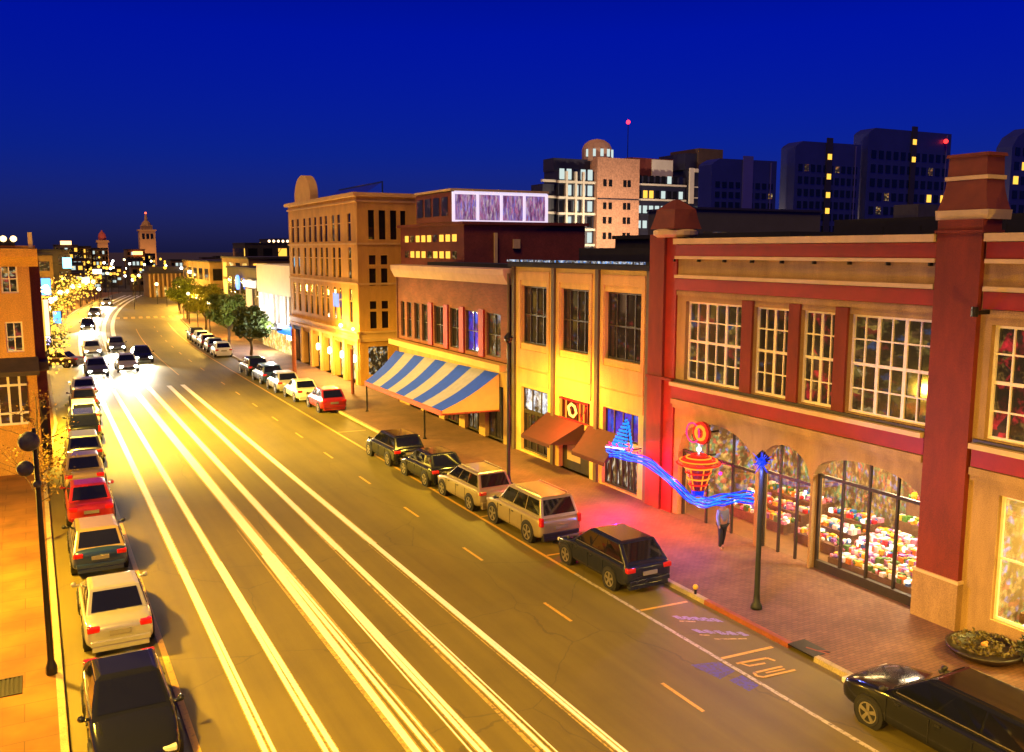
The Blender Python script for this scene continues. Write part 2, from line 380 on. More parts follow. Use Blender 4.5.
k.loft([kr(.1, -30), kr(.1, 46), kr(.9, 60), kr(.9, 85)] + [kr(.9+S(85+8*i), 85+8*i) for i in range(1, 21)]); k.build('left_kerb', m_kerb, kind='structure')

# ------------------------------------------------------------------ road markings and painted light trails
def line(mb, x0, y0, x1, y1, wd, z=.008, n=1, curve=False):
    n = n if not curve else max(1, int(abs(y1-y0)/6))
    for i in range(n):
        a, b = i/n, (i+1)/n
        ya, yb = y0+(y1-y0)*a, y0+(y1-y0)*b; xa, xb = x0+(x1-x0)*a+S(ya), x0+(x1-x0)*b+S(yb)
        mb.face((xa-wd/2, ya, z), (xa+wd/2, ya, z), (xb+wd/2, yb, z), (xb-wd/2, yb, z))
pw = MB(); cb = MB()  # headlight trails painted on the road as white stripes with cream edges
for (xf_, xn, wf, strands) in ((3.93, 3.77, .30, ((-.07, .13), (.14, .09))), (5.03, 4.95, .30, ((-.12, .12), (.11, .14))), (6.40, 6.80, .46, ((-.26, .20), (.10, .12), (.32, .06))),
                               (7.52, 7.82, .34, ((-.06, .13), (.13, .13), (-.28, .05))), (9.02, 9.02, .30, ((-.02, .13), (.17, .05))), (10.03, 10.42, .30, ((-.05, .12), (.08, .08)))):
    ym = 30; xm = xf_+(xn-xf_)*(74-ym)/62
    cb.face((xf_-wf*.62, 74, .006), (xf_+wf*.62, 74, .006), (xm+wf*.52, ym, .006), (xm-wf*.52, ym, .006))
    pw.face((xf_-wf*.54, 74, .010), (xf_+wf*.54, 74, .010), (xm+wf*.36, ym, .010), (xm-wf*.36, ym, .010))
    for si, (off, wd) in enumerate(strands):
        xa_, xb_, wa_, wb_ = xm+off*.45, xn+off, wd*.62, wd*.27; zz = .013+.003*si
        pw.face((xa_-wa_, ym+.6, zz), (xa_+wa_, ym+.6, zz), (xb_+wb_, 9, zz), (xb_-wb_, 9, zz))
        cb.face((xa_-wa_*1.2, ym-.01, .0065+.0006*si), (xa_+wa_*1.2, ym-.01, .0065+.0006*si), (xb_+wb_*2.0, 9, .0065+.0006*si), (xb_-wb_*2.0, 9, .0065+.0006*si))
pw.build('road_mark_and_light_trail', m_white, kind='structure')
cb.build('road_mark_and_light_trail', m_trail2, kind='structure')
py = MB()  # fainter light-trail strands, painted in cream
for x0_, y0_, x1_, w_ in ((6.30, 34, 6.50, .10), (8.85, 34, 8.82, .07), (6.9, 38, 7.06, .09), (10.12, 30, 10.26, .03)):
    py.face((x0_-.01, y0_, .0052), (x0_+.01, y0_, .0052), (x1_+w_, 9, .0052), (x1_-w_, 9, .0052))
py.build('road_mark_and_light_trail', m_trail2, kind='structure')
pf = MB()  # far headlight trails painted as white stripes round the bend
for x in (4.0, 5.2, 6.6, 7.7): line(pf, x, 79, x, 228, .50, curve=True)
pf.build('road_mark_and_light_trail', m_white, kind='structure')
yl = MB(); line(yl, 2.47, 9, 2.47, 76, .15); line(yl, 15.12, 60, 15.12, 140, .13, curve=True); line(yl, 15.12, 24, 15.12, 60, .12, z=.009)
for i in range(11): y = 15.05+5.75*i; line(yl, 13.0, y, 13.0, y+1.55, .10)
for i in range(8): line(yl, 13.0, 82+7*i, 13.0, 84+7*i, .1, curve=True)
line(yl, 10.6, 80, 10.6, 130, .10, curve=True)
for y in (20.45, 16.9, 25.9, 31.1, 35.3, 40.0, 45.0, 50): line(yl, 15.2, y, 16.85, y-.22, .10) if False else yl.face((15.2, y, .008), (15.2, y+.11, .008), (16.85, y+.0, .008), (16.85, y-.11, .008))
# parking-bay lettering, worn yellow strokes
def stroke(mb, pts, wd, z=.009):
    for a, b in zip(pts, pts[1:]):
        a = Vector(a); b = Vector(b); d = (b-a).normalized(); n = Vector((-d.y, d.x))*wd/2
        mb.face((a.x+n.x, a.y+n.y, z), (b.x+n.x, b.y+n.y, z), (b.x-n.x, b.y-n.y, z), (a.x-n.x, a.y-n.y, z)); z += .0006
stroke(yl, [(15.33, 16.55), (16.25, 16.42)], .09); stroke(yl, [(15.50, 16.30), (16.0, 16.22)], .08); stroke(yl, [(16.25, 16.42), (16.32, 16.2)], .08); stroke(yl, [(15.42, 16.55), (15.52, 16.3)], .07)
stroke(yl, [(15.36, 15.95), (16.25, 15.88)], .08, .010); stroke(yl, [(15.36, 15.95), (15.30, 15.78), (15.42, 15.66), (16.40, 15.58)], .08, .012); stroke(yl, [(15.62, 15.8), (16.2, 15.74)], .06, .014)
yl.build('road_mark_and_light_trail', m_yellow, kind='structure')
wl = MB(); line(wl, 15.12, 9, 15.12, 24, .12); wl.build('road_mark_and_light_trail', m_grey, kind='structure')
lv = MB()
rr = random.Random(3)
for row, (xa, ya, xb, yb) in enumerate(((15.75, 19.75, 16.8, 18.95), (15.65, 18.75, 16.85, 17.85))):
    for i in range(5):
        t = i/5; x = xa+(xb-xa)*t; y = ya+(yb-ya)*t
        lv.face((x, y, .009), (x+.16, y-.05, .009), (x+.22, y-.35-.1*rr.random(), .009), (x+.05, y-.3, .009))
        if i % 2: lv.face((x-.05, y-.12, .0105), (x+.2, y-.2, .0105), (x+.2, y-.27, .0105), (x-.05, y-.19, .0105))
lv.build('road_mark_and_light_trail', m_lav, kind='structure')
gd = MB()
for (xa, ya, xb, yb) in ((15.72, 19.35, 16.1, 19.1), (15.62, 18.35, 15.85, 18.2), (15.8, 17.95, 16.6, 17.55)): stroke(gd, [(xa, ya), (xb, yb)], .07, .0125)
gd.build('road_mark_and_light_trail', m_trail2, kind='structure')
bw = MB(); bw.face((14.25, 17.05, .005), (15.0, 16.85, .005), (15.02, 16.25, .005), (14.4, 16.1, .005)); bw.face((14.55, 15.95, .005), (15.02, 16.0, .005), (15.02, 15.4, .005), (14.6, 15.3, .005))  # two flat blue patches on the asphalt
bw.build('road_mark_and_light_trail', m_bluepatch, kind='structure')
om = MB(); stroke(om, [(17.4, 16.2), (17.62, 15.62)], .06, .143); stroke(om, [(17.45, 15.95), (17.75, 15.75)], .05, .146); om.build('pavement_marking', m_kerbred, kind='structure')
# far crossing
fc = MB()
for i in range(9): fc.face((8+S(150)+i*1.1, 150, .009), (8.55+S(150)+i*1.1, 150, .009), (8.9+S(150)+i*1.1, 154, .009), (8.35+S(150)+i*1.1, 154, .009))
fc.build('road_mark_and_light_trail', m_yellow, kind='structure')

# ------------------------------------------------------------------ red commercial building
rb = thing('commercial_building', 'large red and tan two storey building with arched shopfronts and capped piers', 'building', (22, 16, 0))
y0, y1 = 3.0, 29.3
upw = [(24.03, 27.2), (21.8, 23.5), (19.86, 21.33), (16.49, 19.38), (11.6, 14.75), (8.3, 11.0), (5.0, 7.6)]
b = MB(); b.x = fX(22)
wall(b, y0, y1, 4.3, 10.75, [(a, c, 5.55, 8.57) for a, c in upw], .3)
arches = [(23.15, 27.42, 2.75, 4.08), (20.62, 23.0, 2.9, 4.0), (16.46, 20.52, 3.3, 4.08)]
solid = [(27.42, 29.3), (23.0, 23.15), (20.52, 20.62), (14.35, 16.46)]
for a, c in solid:
    b.face((a, .1, 0), (c, .1, 0), (c, 4.3, 0), (a, 4.3, 0))
for a, c, zs, zt in arches:
    N = 20; pts = []
    for i in range(N+1):
        t = -1+2*i/N; pts.append((a+(c-a)*i/N, zs+(zt-zs)*math.sqrt(max(0, 1-t*t))))
    for (ua, va), (ub, vb) in zip(pts, pts[1:]):
        b.face((ua, va, 0), (ub, vb, 0), (ub, 4.3, 0), (ua, 4.3, 0)); b.face((ua, va, 0), (ub, vb, 0), (ub, vb, .45), (ua, va, .45))
    for u in (a, c): b.face((u, .1, 0), (u, zs, 0), (u, zs, .45), (u, .1, .45))
# bay right of the near pier: low wall and shop windows
wall(b, y0, 14.35, .1, 4.3, [(12.2, 14.2, .75, 4.15), (9.9, 12.0, .75, 4.15), (7.6, 9.6, .3, 4.15)], .3)
b.build('wall', m_tan, rb)
for py_ in (29.2, 3.0): s_ = MB(); s_.box(22.0, 45, py_, py_+.09, 0, 10.6); s_.build('side_wall', m_maroon, rb)
rf = MB(); rf.box(22.35, 46, 3.1, 29.2, 10.45, 10.55); rf.box(44.9, 45, 3.1, 29.2, 4.4, 10.4); rf.build('roof', m_dark, rb)
for (a, c) in ((16.45, 27.75), (3.0, 14.98)):
    def band(name, z0, z1, pr, mat, pa=.0):
        q = MB(); q.box(22-pr, 22.02, a+pa, c-pa, z0, z1); return q.build(name, mat, rb)
    band('cornice', 10.72, 10.93, .26, m_cream); band('red_band', 10.28, 10.70, .12, m_red); band('cornice', 10.16, 10.27, .17, m_cream)
    band('cornice', 9.44, 9.56, .17, m_cream); band('red_band', 8.98, 9.42, .11, m_red); band('moulding', 8.78, 8.96, .06, m_tan)
    band('cornice', 5.28, 5.42, .30, m_cream); band('red_band', 4.78, 5.26, .13, m_red); band('moulding', 4.56, 4.76, .20, m_tan); band('moulding', 4.40, 4.55, .10, m_tan)
    band('sill', 5.42, 5.52, .12, m_darkframe)
for z in (9.9,):
    for i in range(18): y = 4+i*1.4; q = MB(); q.box(21.84, 21.99, y, y+.05, 10.06, 10.155); q.build('drip_hook', m_darkmetal, rb)
for a, c in ((23.5, 24.03), (21.33, 21.8), (19.38, 19.86)):
    q = MB(); q.box(21.90, 22.02, a+.004, c-.004, 5.53, 8.76); q.build('pilaster', m_pier, rb)
pm_ = [m_pcity, m_pdim, m_pred, m_pcity, m_pred, m_pwarm, m_pdim]  # upper panes: street reflections painted as glowing patches, mixed with dim rooms
for i, (a, c) in enumerate(upw):
    nc = max(2, round((c-a)/.53)); nc = {0: 6, 1: 4, 2: 4, 3: 6, 4: 6}.get(i, 6)
    window(rb, fX(22), a, c, 5.55, 8.57, nc, 4, m_frame, pm_[i], .08, .055, .22, thick_row=2, thick_cols=(2, 4))
# arch glazing
for i, (a, c, zs, zt) in enumerate(arches):
    q = MB(); q.x = fX(22)
    for u in (a, c-.09): q.box(u, u+.09, .13, zs, .22, .32)
    q.box(a+.09, c-.09, zs-.10, zs, .22, .32)
    if i == 2: q.box(a+.09, c-.09, .13, .42, .18, .34); cols = 4
    else: cols = 3
    for k_ in range(1, cols):
        u = a+(c-a)*k_/cols; q.box(u-.035, u+.035, .42 if i == 2 else .13, zs-.1, .225, .315)
        t = -1+2*k_/cols; q.box(u-.03, u+.03, zs, zs+(zt-zs)*math.sqrt(1-t*t)-.005, .225, .315)
    fr = q.build('shop_window', m_darkframe, rb)
    gl = MB(); gl.x = fX(22)
    gl.box(a+.02, c-.02, .4 if i == 2 else .15, zs-.01, .262, .27); gl.build('pane', m_glass, fr)
q = MB(); q.x = fX(22); 
for a, c in ((12.2, 14.2), (9.9, 12.0), (7.6, 9.6)):
    w_ = window(rb, fX(22), a, c, .75 if a > 9 else .3, 4.15, 2, 2, m_frame, m_glass, .08, .07, .2)
# shop interior
inn = MB(); inn.box(22.35, 28, 3.3, 29.1, .02, .135); inn.build('shop_floor', M('shop_floor_wood', (.16, .08, .03), .5, .3, 2), rb)
m_inwall = PANE('glowing_shop_wall', [(.7, .4, .1), (.5, .3, .06), (.12, .3, .1), (.6, .1, .05), (.2, .25, .5)], .40, 2.6, .56, base=(.12, .08, .04), stretch=(1, 1.8, 1), rough=.7)  # shop walls glow by themselves in colour patches, like lit goods
inw = MB(); inw.box(28, 28.1, 3.2, 29.1, .13, 4.3); inw.build('shop_back_wall', m_inwall, rb)
inc = MB(); inc.box(22.5, 28, 3.2, 29.1, 4.25, 4.35); inc.build('shop_ceiling', M('shop_ceiling_paint', (.30, .20, .07), .8, .3, 1), rb)
for py_ in (14.5, 28.7): pt = MB(); pt.box(22.5, 27.9, py_, py_+.1, .14, 4.2); pt.build('partition', m_inwall, rb)
for (yy, e, c) in ((25.2, 90, (1, .6, .2)), (21.8, 70, (1, .65, .25)), (18.5, 200, (1, .74, .42)), (12.5, 260, (1, .72, .15)), (9.5, 160, (1, .7, .2))):
    lamp('ceiling_light', rb, (24.6, yy, 4.15), e, c, kind='AREA', size=1.4)
# near pier
def pier(ya, yb, xf_, zt, base=None):
    zb = .1
    if base:
        q = MB(); q.box(xf_-.06, 22.35, ya-.05, yb+.05, .1, base); q.build('pier_base', m_tan, rb); zb = base
        q = MB(); q.box(xf_-.08, 22.35, ya-.07, yb+.07, base, base+.08); q.build('pier_base', m_cream, rb); zb = base+.08
    q = MB(); q.box(xf_, 22.6, ya, yb, zb, zt); q.build('pier', m_pier, rb)
pier(15.08, 16.40, 21.82, 11.3, 1.45)
q = MB(); q.box(21.76, 22.66, 15.03, 16.45, 10.95, 11.02); q.build('moulding', m_pier, rb)
cy = 15.78; cx_ = 22.38; AX = .64
def frustum(h0, z0, h1, z1, mat, nm, hx=None, steps=1, flare=0):
    q = MB(); rings = []
    for i in range(steps+1):
        t = i/steps; h = h1+(h0-h1)*(1-t)**(1+flare); k_ = h*AX
        rings.append([(cx_-k_, cy-h, z0+(z1-z0)*t), (cx_+k_, cy-h, z0+(z1-z0)*t), (cx_+k_, cy+h, z0+(z1-z0)*t), (cx_-k_, cy+h, z0+(z1-z0)*t)])
    q.loft(rings); return q.build(nm, mat, rb)
frustum(.76, 11.3, .78, 11.55, m_cream, 'pier_cap'); frustum(.74, 11.555, .58, 12.33, m_cap, 'pier_cap', steps=5, flare=.6)
frustum(.62, 12.335, .62, 12.44, m_cream, 'pier_cap'); frustum(.57, 12.445, .55, 12.93, m_cap, 'pier_cap'); frustum(.62, 12.935, .60, 13.02, m_cap, 'pier_cap')
AX_ = 1
pier(28.35, 29.28, 21.80, 11.1); q = MB(); q.box(21.92, 22.3, 27.72, 28.345, .1, 11.1); q.build('pier', m_red, rb)
q = MB(); q.box(21.74, 22.6, 27.68, 29.31, 5.43, 5.53); q.build('moulding', m_pier, rb)
cy = 28.25; cx_ = 22.25; AX = .9
q = MB(); q.lathe([(.70, 10.98), (.86, 11.08), (.86, 11.24), (.7, 11.3)], (cx_, cy, 0), 20); q.build('pier_cap', m_cream, rb)
frustum(.74, 11.3, .56, 12.05, m_cap, 'pier_cap', steps=3, flare=.3); frustum(.56, 12.05, .10, 12.42, m_cap, 'pier_cap')
q = MB(); q.tube([(21.4, 14.85, 8.8), (21.4, 14.85, 9.05)], .09, 8); q.box(21.4, 22, 14.8, 14.9, 8.85, 8.95); q.build('wall_lamp', m_darkmetal, rb)

# dark roof buildings behind it
q = MB(); q.box(30, 44, 5, 27.5, 10.55, 11.55); q.box(30, 30.1, 5, 27.5, 11.55, 11.75)
for i in range(12): q.box(29.6, 29.7, 6+i*1.7, 6.1+i*1.7, 10.5, 11.4)
q.build('roof_plant_screen', m_dark, rb)
for (x, y, a, bb, h) in ((33, 20, 1.6, 1.2, 1.0), (35, 12, 2, 1.5, 1.2), (32, 25, 1.2, 1.2, .8)): q = MB(); q.box(x, x+a, y, y+bb, 11.551, 11.55+h); q.build('roof_vent', M('roof_vent_metal', (.05, .05, .06), .6, .2, 3), rb)

# ------------------------------------------------------------------ ochre building
yb_ = thing('shop_building', 'ochre two storey shop building with dark pilasters and two rust awnings', 'building', (22, 35.3, 0))
b = MB(); b.x = fX(22)
ups = [(37.72, 40.3), (33.95, 36.45), (29.95, 32.7)]
ups = [(37.72, 40.3), (33.95, 36.45), (30.05, 32.7)]
lows = [(37.6, 40.3, .25, 3.55), (33.8, 36.5, .13, 2.3), (33.8, 36.5, 2.55, 3.6), (30.1, 32.75, .2, 1.95), (30.1, 32.75, 2.35, 3.65)]
wall(b, 29.35, 41.3, .1, 9.65, [(a, c, 5.8, 8.72) for a, c in ups] + lows, .3)
b.build('wall', m_yel, yb_)
for a, c in ((37.45, 40.55), (33.7, 36.7), (29.75, 32.95)):
    q = MB()
    q.box(21.95, 22.01, a, c, 9.0, 9.45); q.box(21.95, 22.01, a, a+.22, 5.5, 9.0); q.box(21.95, 22.01, c-.22, c, 5.5, 9.0); q.box(21.93, 22.01, a, c, 4.55, 5.5); q.box(21.95, 22.01, a, c, 4.50, 4.535); q.box(21.95, 22.01, a, c, 3.75, 4.48)
    q.build('panel', m_yelpanel, yb_)
for y in (41.0, 37.0, 33.2, 29.45):
    q = MB(); q.box(21.88, 22.02, y-.13, y+.13, .13, 9.65); q.build('pilaster', m_olive, yb_)
q = MB(); q.box(21.8, 22.5, 29.32, 41.35, 9.66, 9.86); q.box(21.9, 22.3, 29.32, 41.35, 9.86, 10.02); q.build('parapet', m_dark, yb_)
q = MB(); q.box(21.7, 21.76, 29.5, 41.3, 9.92, 10.02)
q.build('light_string', PANE('roof_light_string', [(.6, .75, 1), (.9, .95, 1), (.15, .4, 1), (.7, .7, .8)], .35, 5.0, .55, stretch=(1, 1, 1)), yb_)
q = MB(); q.box(22.3, 40, 29.4, 41.3, 9.4, 9.5); q.box(26, 40, 29.5, 41.2, 9.5, 10.6); q.build('roof', m_dark, yb_)
q = MB(); q.box(22.3, 40, 41.2, 41.29, 0, 9.5); q.build('side_wall', m_maroon, yb_)
for i, (a, c) in enumerate(ups): window(yb_, fX(22), a, c, 5.8, 8.72, 4, 2, m_darkframe, [m_pdim, m_pdim, m_pdim][i], .09, .09, .24)
q = MB(); q.x = fX(22)
for j, y in enumerate((30.3, 31.1, 31.9)): q.box(y, y+.6, 5.85, 6.4, .30, .31)
window(yb_, fX(22), 37.6, 40.3, 2.3, 3.55, 3, 1, m_darkframe, m_pwhite, .09, .09, .22); window(yb_, fX(22), 37.6, 40.3, .25, 2.28, 4, 1, m_darkframe, m_pdim, .09, .09, .22)
window(yb_, fX(22), 33.8, 36.5, 2.55, 3.6, 6, 1, m_darkframe, EM('red_back', (1, .03, .01), .09), .08, .06, .22)
dq = MB(); dq.x = fX(22); dq.box(33.8, 34.9, .13, 2.3, .22, .3); dq.box(34.9, 36.1, .13, .54, .21, .3); dq.box(36.1, 36.5, .13, 2.3, .22, .3); dr_ = dq.build('door', m_darkframe, yb_)
dq = MB(); dq.x = fX(22); dq.box(34.9, 36.1, .55, 2.28, .23, .28); dq.build('door_panel', m_cream, dr_)
window(yb_, fX(22), 30.1, 32.75, 2.35, 3.65, 4, 1, m_darkframe, m_pviolet, .08, .09, .22); window(yb_, fX(22), 30.1, 32.75, .2, 1.95, 6, 1, m_darkframe, m_pdisplay, .08, .09, .22)
def awning(ya, yb, yfa, yfb, xf_, zt, zf):
    q = MB(); t = .03
    A, B, C, D = (21.97, ya, zt), (21.97, yb, zt), (xf_, yfb, zf), (xf_, yfa, zf)
    N = 6
    rows = [[tuple(Vector(A).lerp(Vector(B), i/N).lerp(Vector(D).lerp(Vector(C), i/N), j/4) + Vector((0, 0, -.05*math.sin(math.pi*j/4)))) for i in range(N+1)] for j in range(5)]
    q.loft([r + [(p[0], p[1], p[2]-t) for p in r[::-1]] for r in rows])
    q.face(A, D, (21.97, ya, zf-.02)); q.face(B, C, (21.97, yb, zf-.02))
    o = q.build('awning', m_awn, yb_)
    v = MB(); v.box(xf_-.01, xf_+.01, min(yfa, yfb)+.02, max(yfa, yfb)-.02, zf-.16, zf-.032); v.build('valance', m_awn, o)
awning(34.25, 37.6, 35.0, 37.75, 20.6, 2.62, 1.62); awning(31.5, 33.85, 30.5, 33.1, 20.6, 2.62, 1.72)
# red neon lettering in the door fanlight (strokes as they read from the street)
nn = thing('neon_sign', 'red neon window sign glowing above the rust awning', 'neon sign', (21.9, 35.1, 2.6))
X = 21.93
for u in (36.2, 35.75, 34.55, 34.2): q = MB(); q.tube([(X, u, 2.66), (X, u, 3.5)], .035, 6); q.build('neon_tube', m_neonor, nn)
q = MB(); q.tube([(X, 35.55, 3.2), (X, 35.3, 3.38), (X, 35.0, 3.3), (X, 34.85, 3.0), (X, 35.1, 2.8), (X, 35.4, 2.85), (X, 35.55, 3.2)], .06, 6); q.build('neon_tube', EM('yellow_neon', (1, .62, .08), .8), nn)
for pp in ([(X, 36.4, 3.54), (X, 33.9, 3.54)], [(X, 34.75, 3.45), (X, 34.4, 2.75), (X, 34.0, 3.4)], [(X, 36.4, 2.62), (X, 33.9, 2.62)]): q = MB(); q.tube(pp, .03, 6); q.build('neon_tube', m_neonred, nn)
lamp('neon_glow', nn, (21.0, 35.1, 3.1), 110, (1, .1, .03), .3)

# ------------------------------------------------------------------ brick building with striped awning
bb = thing('brick_building', 'red brick shop with pale cornice, red curtained windows and set back maroon top', 'building', (22, 50, 0))
b = MB(); b.x = fX(22)
bw_ = [(42.6, 44.3), (45.3, 47.0), (47.8, 49.2), (50.1, 51.6), (52.5, 53.6), (54.0, 54.9), (55.4, 56.2), (56.6, 57.3)]
wall(b, 41.55, 57.9, 4.55, 8.7, [(a, c, 4.75, 7.1) for a, c in bw_], .25); b.build('wall', m_brick, bb)
for i, (a, c) in enumerate(bw_): window(bb, fX(22), a, c, 4.75, 7.1, 2, 2, m_darkframe, [m_pcity, m_pviolet, m_pdim, m_pdim, m_pwarm, m_pdim, m_pred, m_pdim][i], .07, .06, .18)
for y in (44.8, 47.4, 49.65, 52.05):
    q = MB(); q.box(21.88, 22.03, y-.3, y+.3, 4.6, 7.25); q.build('pilaster', m_red, bb)
q = MB(); q.box(21.95, 22.4, 57.9, 57.98, 0, 8.7); q.box(22, 40, 57.8, 57.89, 0, 9.4); q.build('side_wall', m_brick, bb)
q = MB(); q.loft([[(21.9, y, 8.71), (21.75, y, 8.95), (21.62, y, 9.2), (21.58, y, 9.5), (22.3, y, 9.55), (22.3, y, 8.71)] for y in (41.55, 58.1)]); q.build('cornice', M('pink_cornice', (.55, .36, .25), .7, .12, 1.5), bb)
q = MB(); q.box(22.3, 24, 41.6, 57.8, 9.3, 9.4); q.box(21.4, 22, 41.6, 58.2, 4.15, 4.5); q.build('ledge', m_orangetrim, bb)
# ground floor
b = MB(); b.x = fX(22)
gl_ = [(42.3, 44.5, .13, 3.2), (45.3, 47.2, .13, 3.2), (48, 50.2, .13, 3.2), (51, 53.2, .13, 3.2), (54, 56, .13, 3.2)]
wall(b, 41.55, 57.9, .1, 4.5, gl_, .4); b.build('lower_wall', m_tan, bb)
for i, (a, c, z0, z1) in enumerate(gl_): window(bb, fX(22), a, c, z0, z1, 3, 1, m_darkframe, [m_pdim, m_pdisplay, m_pred, m_pdim, m_pdim][i], .1, .08, .3)
# set-back upper storeys
q = MB(); q.box(24.5, 33.6, 52.5, 63.6, 9.3, 12.1); q.build('upper_wall', m_maroon, bb)
q = MB(); q.box(24.3, 33.8, 52.3, 63.8, 12.11, 12.3); q.build('upper_roof', m_maroon, bb)
for j, z in enumerate((9.95, 11.05)):
    for i in range(9):
        y = 53.6+i*1.05
        f = MB(); f.x = fX(24.5); f.box(y, y+.66, z, z+.46, -.03, -.005); f.build('window', m_pamber if (i+j) % 4 else m_pwarm, bb)
q = MB(); q.box(26.6, 26.8, 52.3, 52.45, 9.6, 11.6); q.build('roof_duct', m_cream, bb)
q = MB(); q.box(28, 28.5, 52.35, 52.47, 10.6, 11.2); q.build('vent_grille', m_cream, bb)
q = MB(); q.box(22.6, 24.3, 41.9, 54, 9.41, 9.75); q.build('roof_mat', m_dark, bb)
# glazed penthouse with white frames on the roof
pn = MB(); pn.x = fY(53.4)
for i in range(5): u = 24.2+i*1.72; pn.box(u-.09, u+.09, 12.31, 14.2, -.06, .06)
pn.box(24.29, 31.1, 14.05, 14.25, -.055, .055); pn.box(24.29, 31.1, 12.31, 12.42, -.05, .05); fr = pn.build('penthouse_frame', EM('white_glow_frame', (.85, .75, 1), .22, (.7, .7, .7)), bb)  # frame bars emit light of their own to look lit
m_pent = PANE('pink_room_pane', [(.55, .3, .6), (.6, .2, .4), (.35, .25, .75), (.7, .5, .6)], .20, 2.4, .62, back=(.16, .05, .16), stretch=(2.5, 1, .5))
for i in range(4):
    u = 24.2+i*1.72; f = MB(); f.x = fY(53.4); f.box(u+.1, u+1.62, 12.43, 14.04, 0, .03); f.build('pane', m_pent, fr)
q = MB(); q.box(24.1, 24.2, 53.5, 59.5, 12.31, 14.2); q.box(24.2, 31.1, 53.6, 59.5, 12.31, 14.2); q.build('penthouse_wall', m_maroon, bb)
q = MB(); q.box(24.0, 31.2, 53.3, 59.6, 14.26, 14.4); q.build('penthouse_roof', m_cream, bb)
for i in range(4):
    f = MB(); f.x = fX(24.05); f.box(54+i*1.4, 55+i*1.4, 12.7, 13.9, 0, .03); f.build('window', m_pdim, bb)
q = MB(); q.tube([(21.86, 41.42, .2), (21.86, 41.42, 9.3)], .07, 8); q.build('downpipe', m_olive, bb)
# striped awning on two posts
aw = thing('striped_awning', 'large blue and white striped awning on posts over the pavement', 'awning', (20.3, 49, 0))
cl = MB(); NS = 9
def ap(t, s): # t along street 0 (near) .. 1 (far), s 0 wall .. 1 front
    back = Vector((21.95, 42.7+15.6*t, 3.92-.3*t)); front = Vector((18.7, 43+12.3*t, 2.1))
    p = back.lerp(front, s); p.z -= .16*math.sin(math.pi*s); return p
SUBT, SUBS = 4, 8
gi = [[cl.P(ap(a/(NS*SUBT), c/SUBS)) for c in range(SUBS+1)] for a in range(NS*SUBT+1)]
for a in range(NS*SUBT):
    for c in range(SUBS): cl.f.append([gi[a][c], gi[a+1][c], gi[a+1][c+1], gi[a][c+1]]); cl.mi.append((a//SUBT) % 2)
clo = cl.build('cloth', [m_bluecloth, m_greycloth], aw, smooth=True)
e_ = MB(); N = 8
for j in range(N):
    e_.face(ap(0, j/N)+Vector((0, -.012, 0)), ap(0, (j+1)/N)+Vector((0, -.012, 0)), (ap(0, (j+1)/N).x, ap(0, (j+1)/N).y-.012, 1.9), (ap(0, j/N).x, ap(0, j/N).y-.012, 1.9))
e_.build('end_panel', m_creamcloth, aw)
tr = MB(); tr.tube([(18.68, 42.95, 2.06), (18.68, 55.35, 2.06)], .045, 8); tr.tube([(18.68, 42.95, 1.9), (21.95, 42.68, 1.9)], .05, 8); tr.box(18.66, 18.69, 43, 55.3, 1.82, 2.05); tr.build('valance', M('red_valance', (.30, .04, .02), .7, .3, 6), aw)
for y in (45.5, 55.2):
    p = MB(); p.tube([(18.75, y, .13), (18.75, y, 2.06)], .055, 8); p.lathe([(.11, .13), (.11, .17), (.06, .22)], (18.75, y, 0), 10); p.build('post', m_darkmetal, aw)

# ------------------------------------------------------------------ orange corner building
ob = thing('corner_building', 'tall orange stone building with rounded gable and lamplit arcade', 'building', (22, 74, 0))
b = MB(); b.x = fX(22)
cols_ = []
for yc in (85.0, 83.2, 81.0, 79.2, 77.5, 75.8, 74.3, 72.3, 70.8, 68.1): cols_.append((yc-.42, yc+.42))
fl = [(4.9, 7.5), (8.3, 10.7), (11.2, 13.3)]
wall(b, 66.2, 86.5, 4.3, 14.5, [(a, c, z0, z1) for a, c in cols_ for z0, z1 in fl], .3)
ar = [(67.0+3.25*i, 69.4+3.25*i, .13, 3.1) for i in range(6)]
wall(b, 66.2, 86.5, .1, 3.5, ar, .6)
b.build('wall', m_orange, ob)
for j, (z0, z1) in enumerate(fl):
    for i, (a, c) in enumerate(cols_):
        f = MB(); f.x = fX(22); f.box(a, c, z0, z1, .07, .11); wo = f.build('window', m_glassd if (i*7+j*3) % 11 else m_pwarm, ob)
        g_ = MB(); g_.x = fX(22); g_.box(a, c, (z0+z1)/2+.3, (z0+z1)/2+.38, .04, .068); g_.build('frame', m_orangetrim, wo)
f = MB(); f.x = fX(22); f.box(71.1, 72.6, 5.9, 7.0, -.06, -.01); f.build('blue_sign', EM('pale_blue_sign', (.25, .4, 1), .3), ob)
q = MB()
for z0, z1, p in ((3.5, 3.75, .25), (3.75, 4.15, .12), (4.15, 4.3, .3), (7.85, 8.0, .08), (10.9, 11.05, .1), (14.1, 14.25, .12), (14.5, 14.8, .35)): q.box(22-p, 22.01, 66.2-p, 86.6, z0, z1); q.box(22.01, 34, 66.2-p*.6, 66.21, z0, z1)
q.build('string_course', m_orangetrim, ob)
for i in range(7):
    y = 66.6+3.24*i; q = MB(); q.box(21.85, 22.05, y-.28+.0, y+.28, .13, 3.49); q.build('pilaster', m_orangetrim, ob)
for a, c, z0, z1 in ar: window(ob, fX(22), a, c, z0, z1, 3, 1, m_darkframe, m_pamber2 if a < 76 else m_pdisplay, .1, .1, .5)
q = MB(); q.x = fY(66.2)
sw_ = [(22.9, 23.4), (23.75, 24.3), (24.67, 25.2), (25.5, 25.95)]
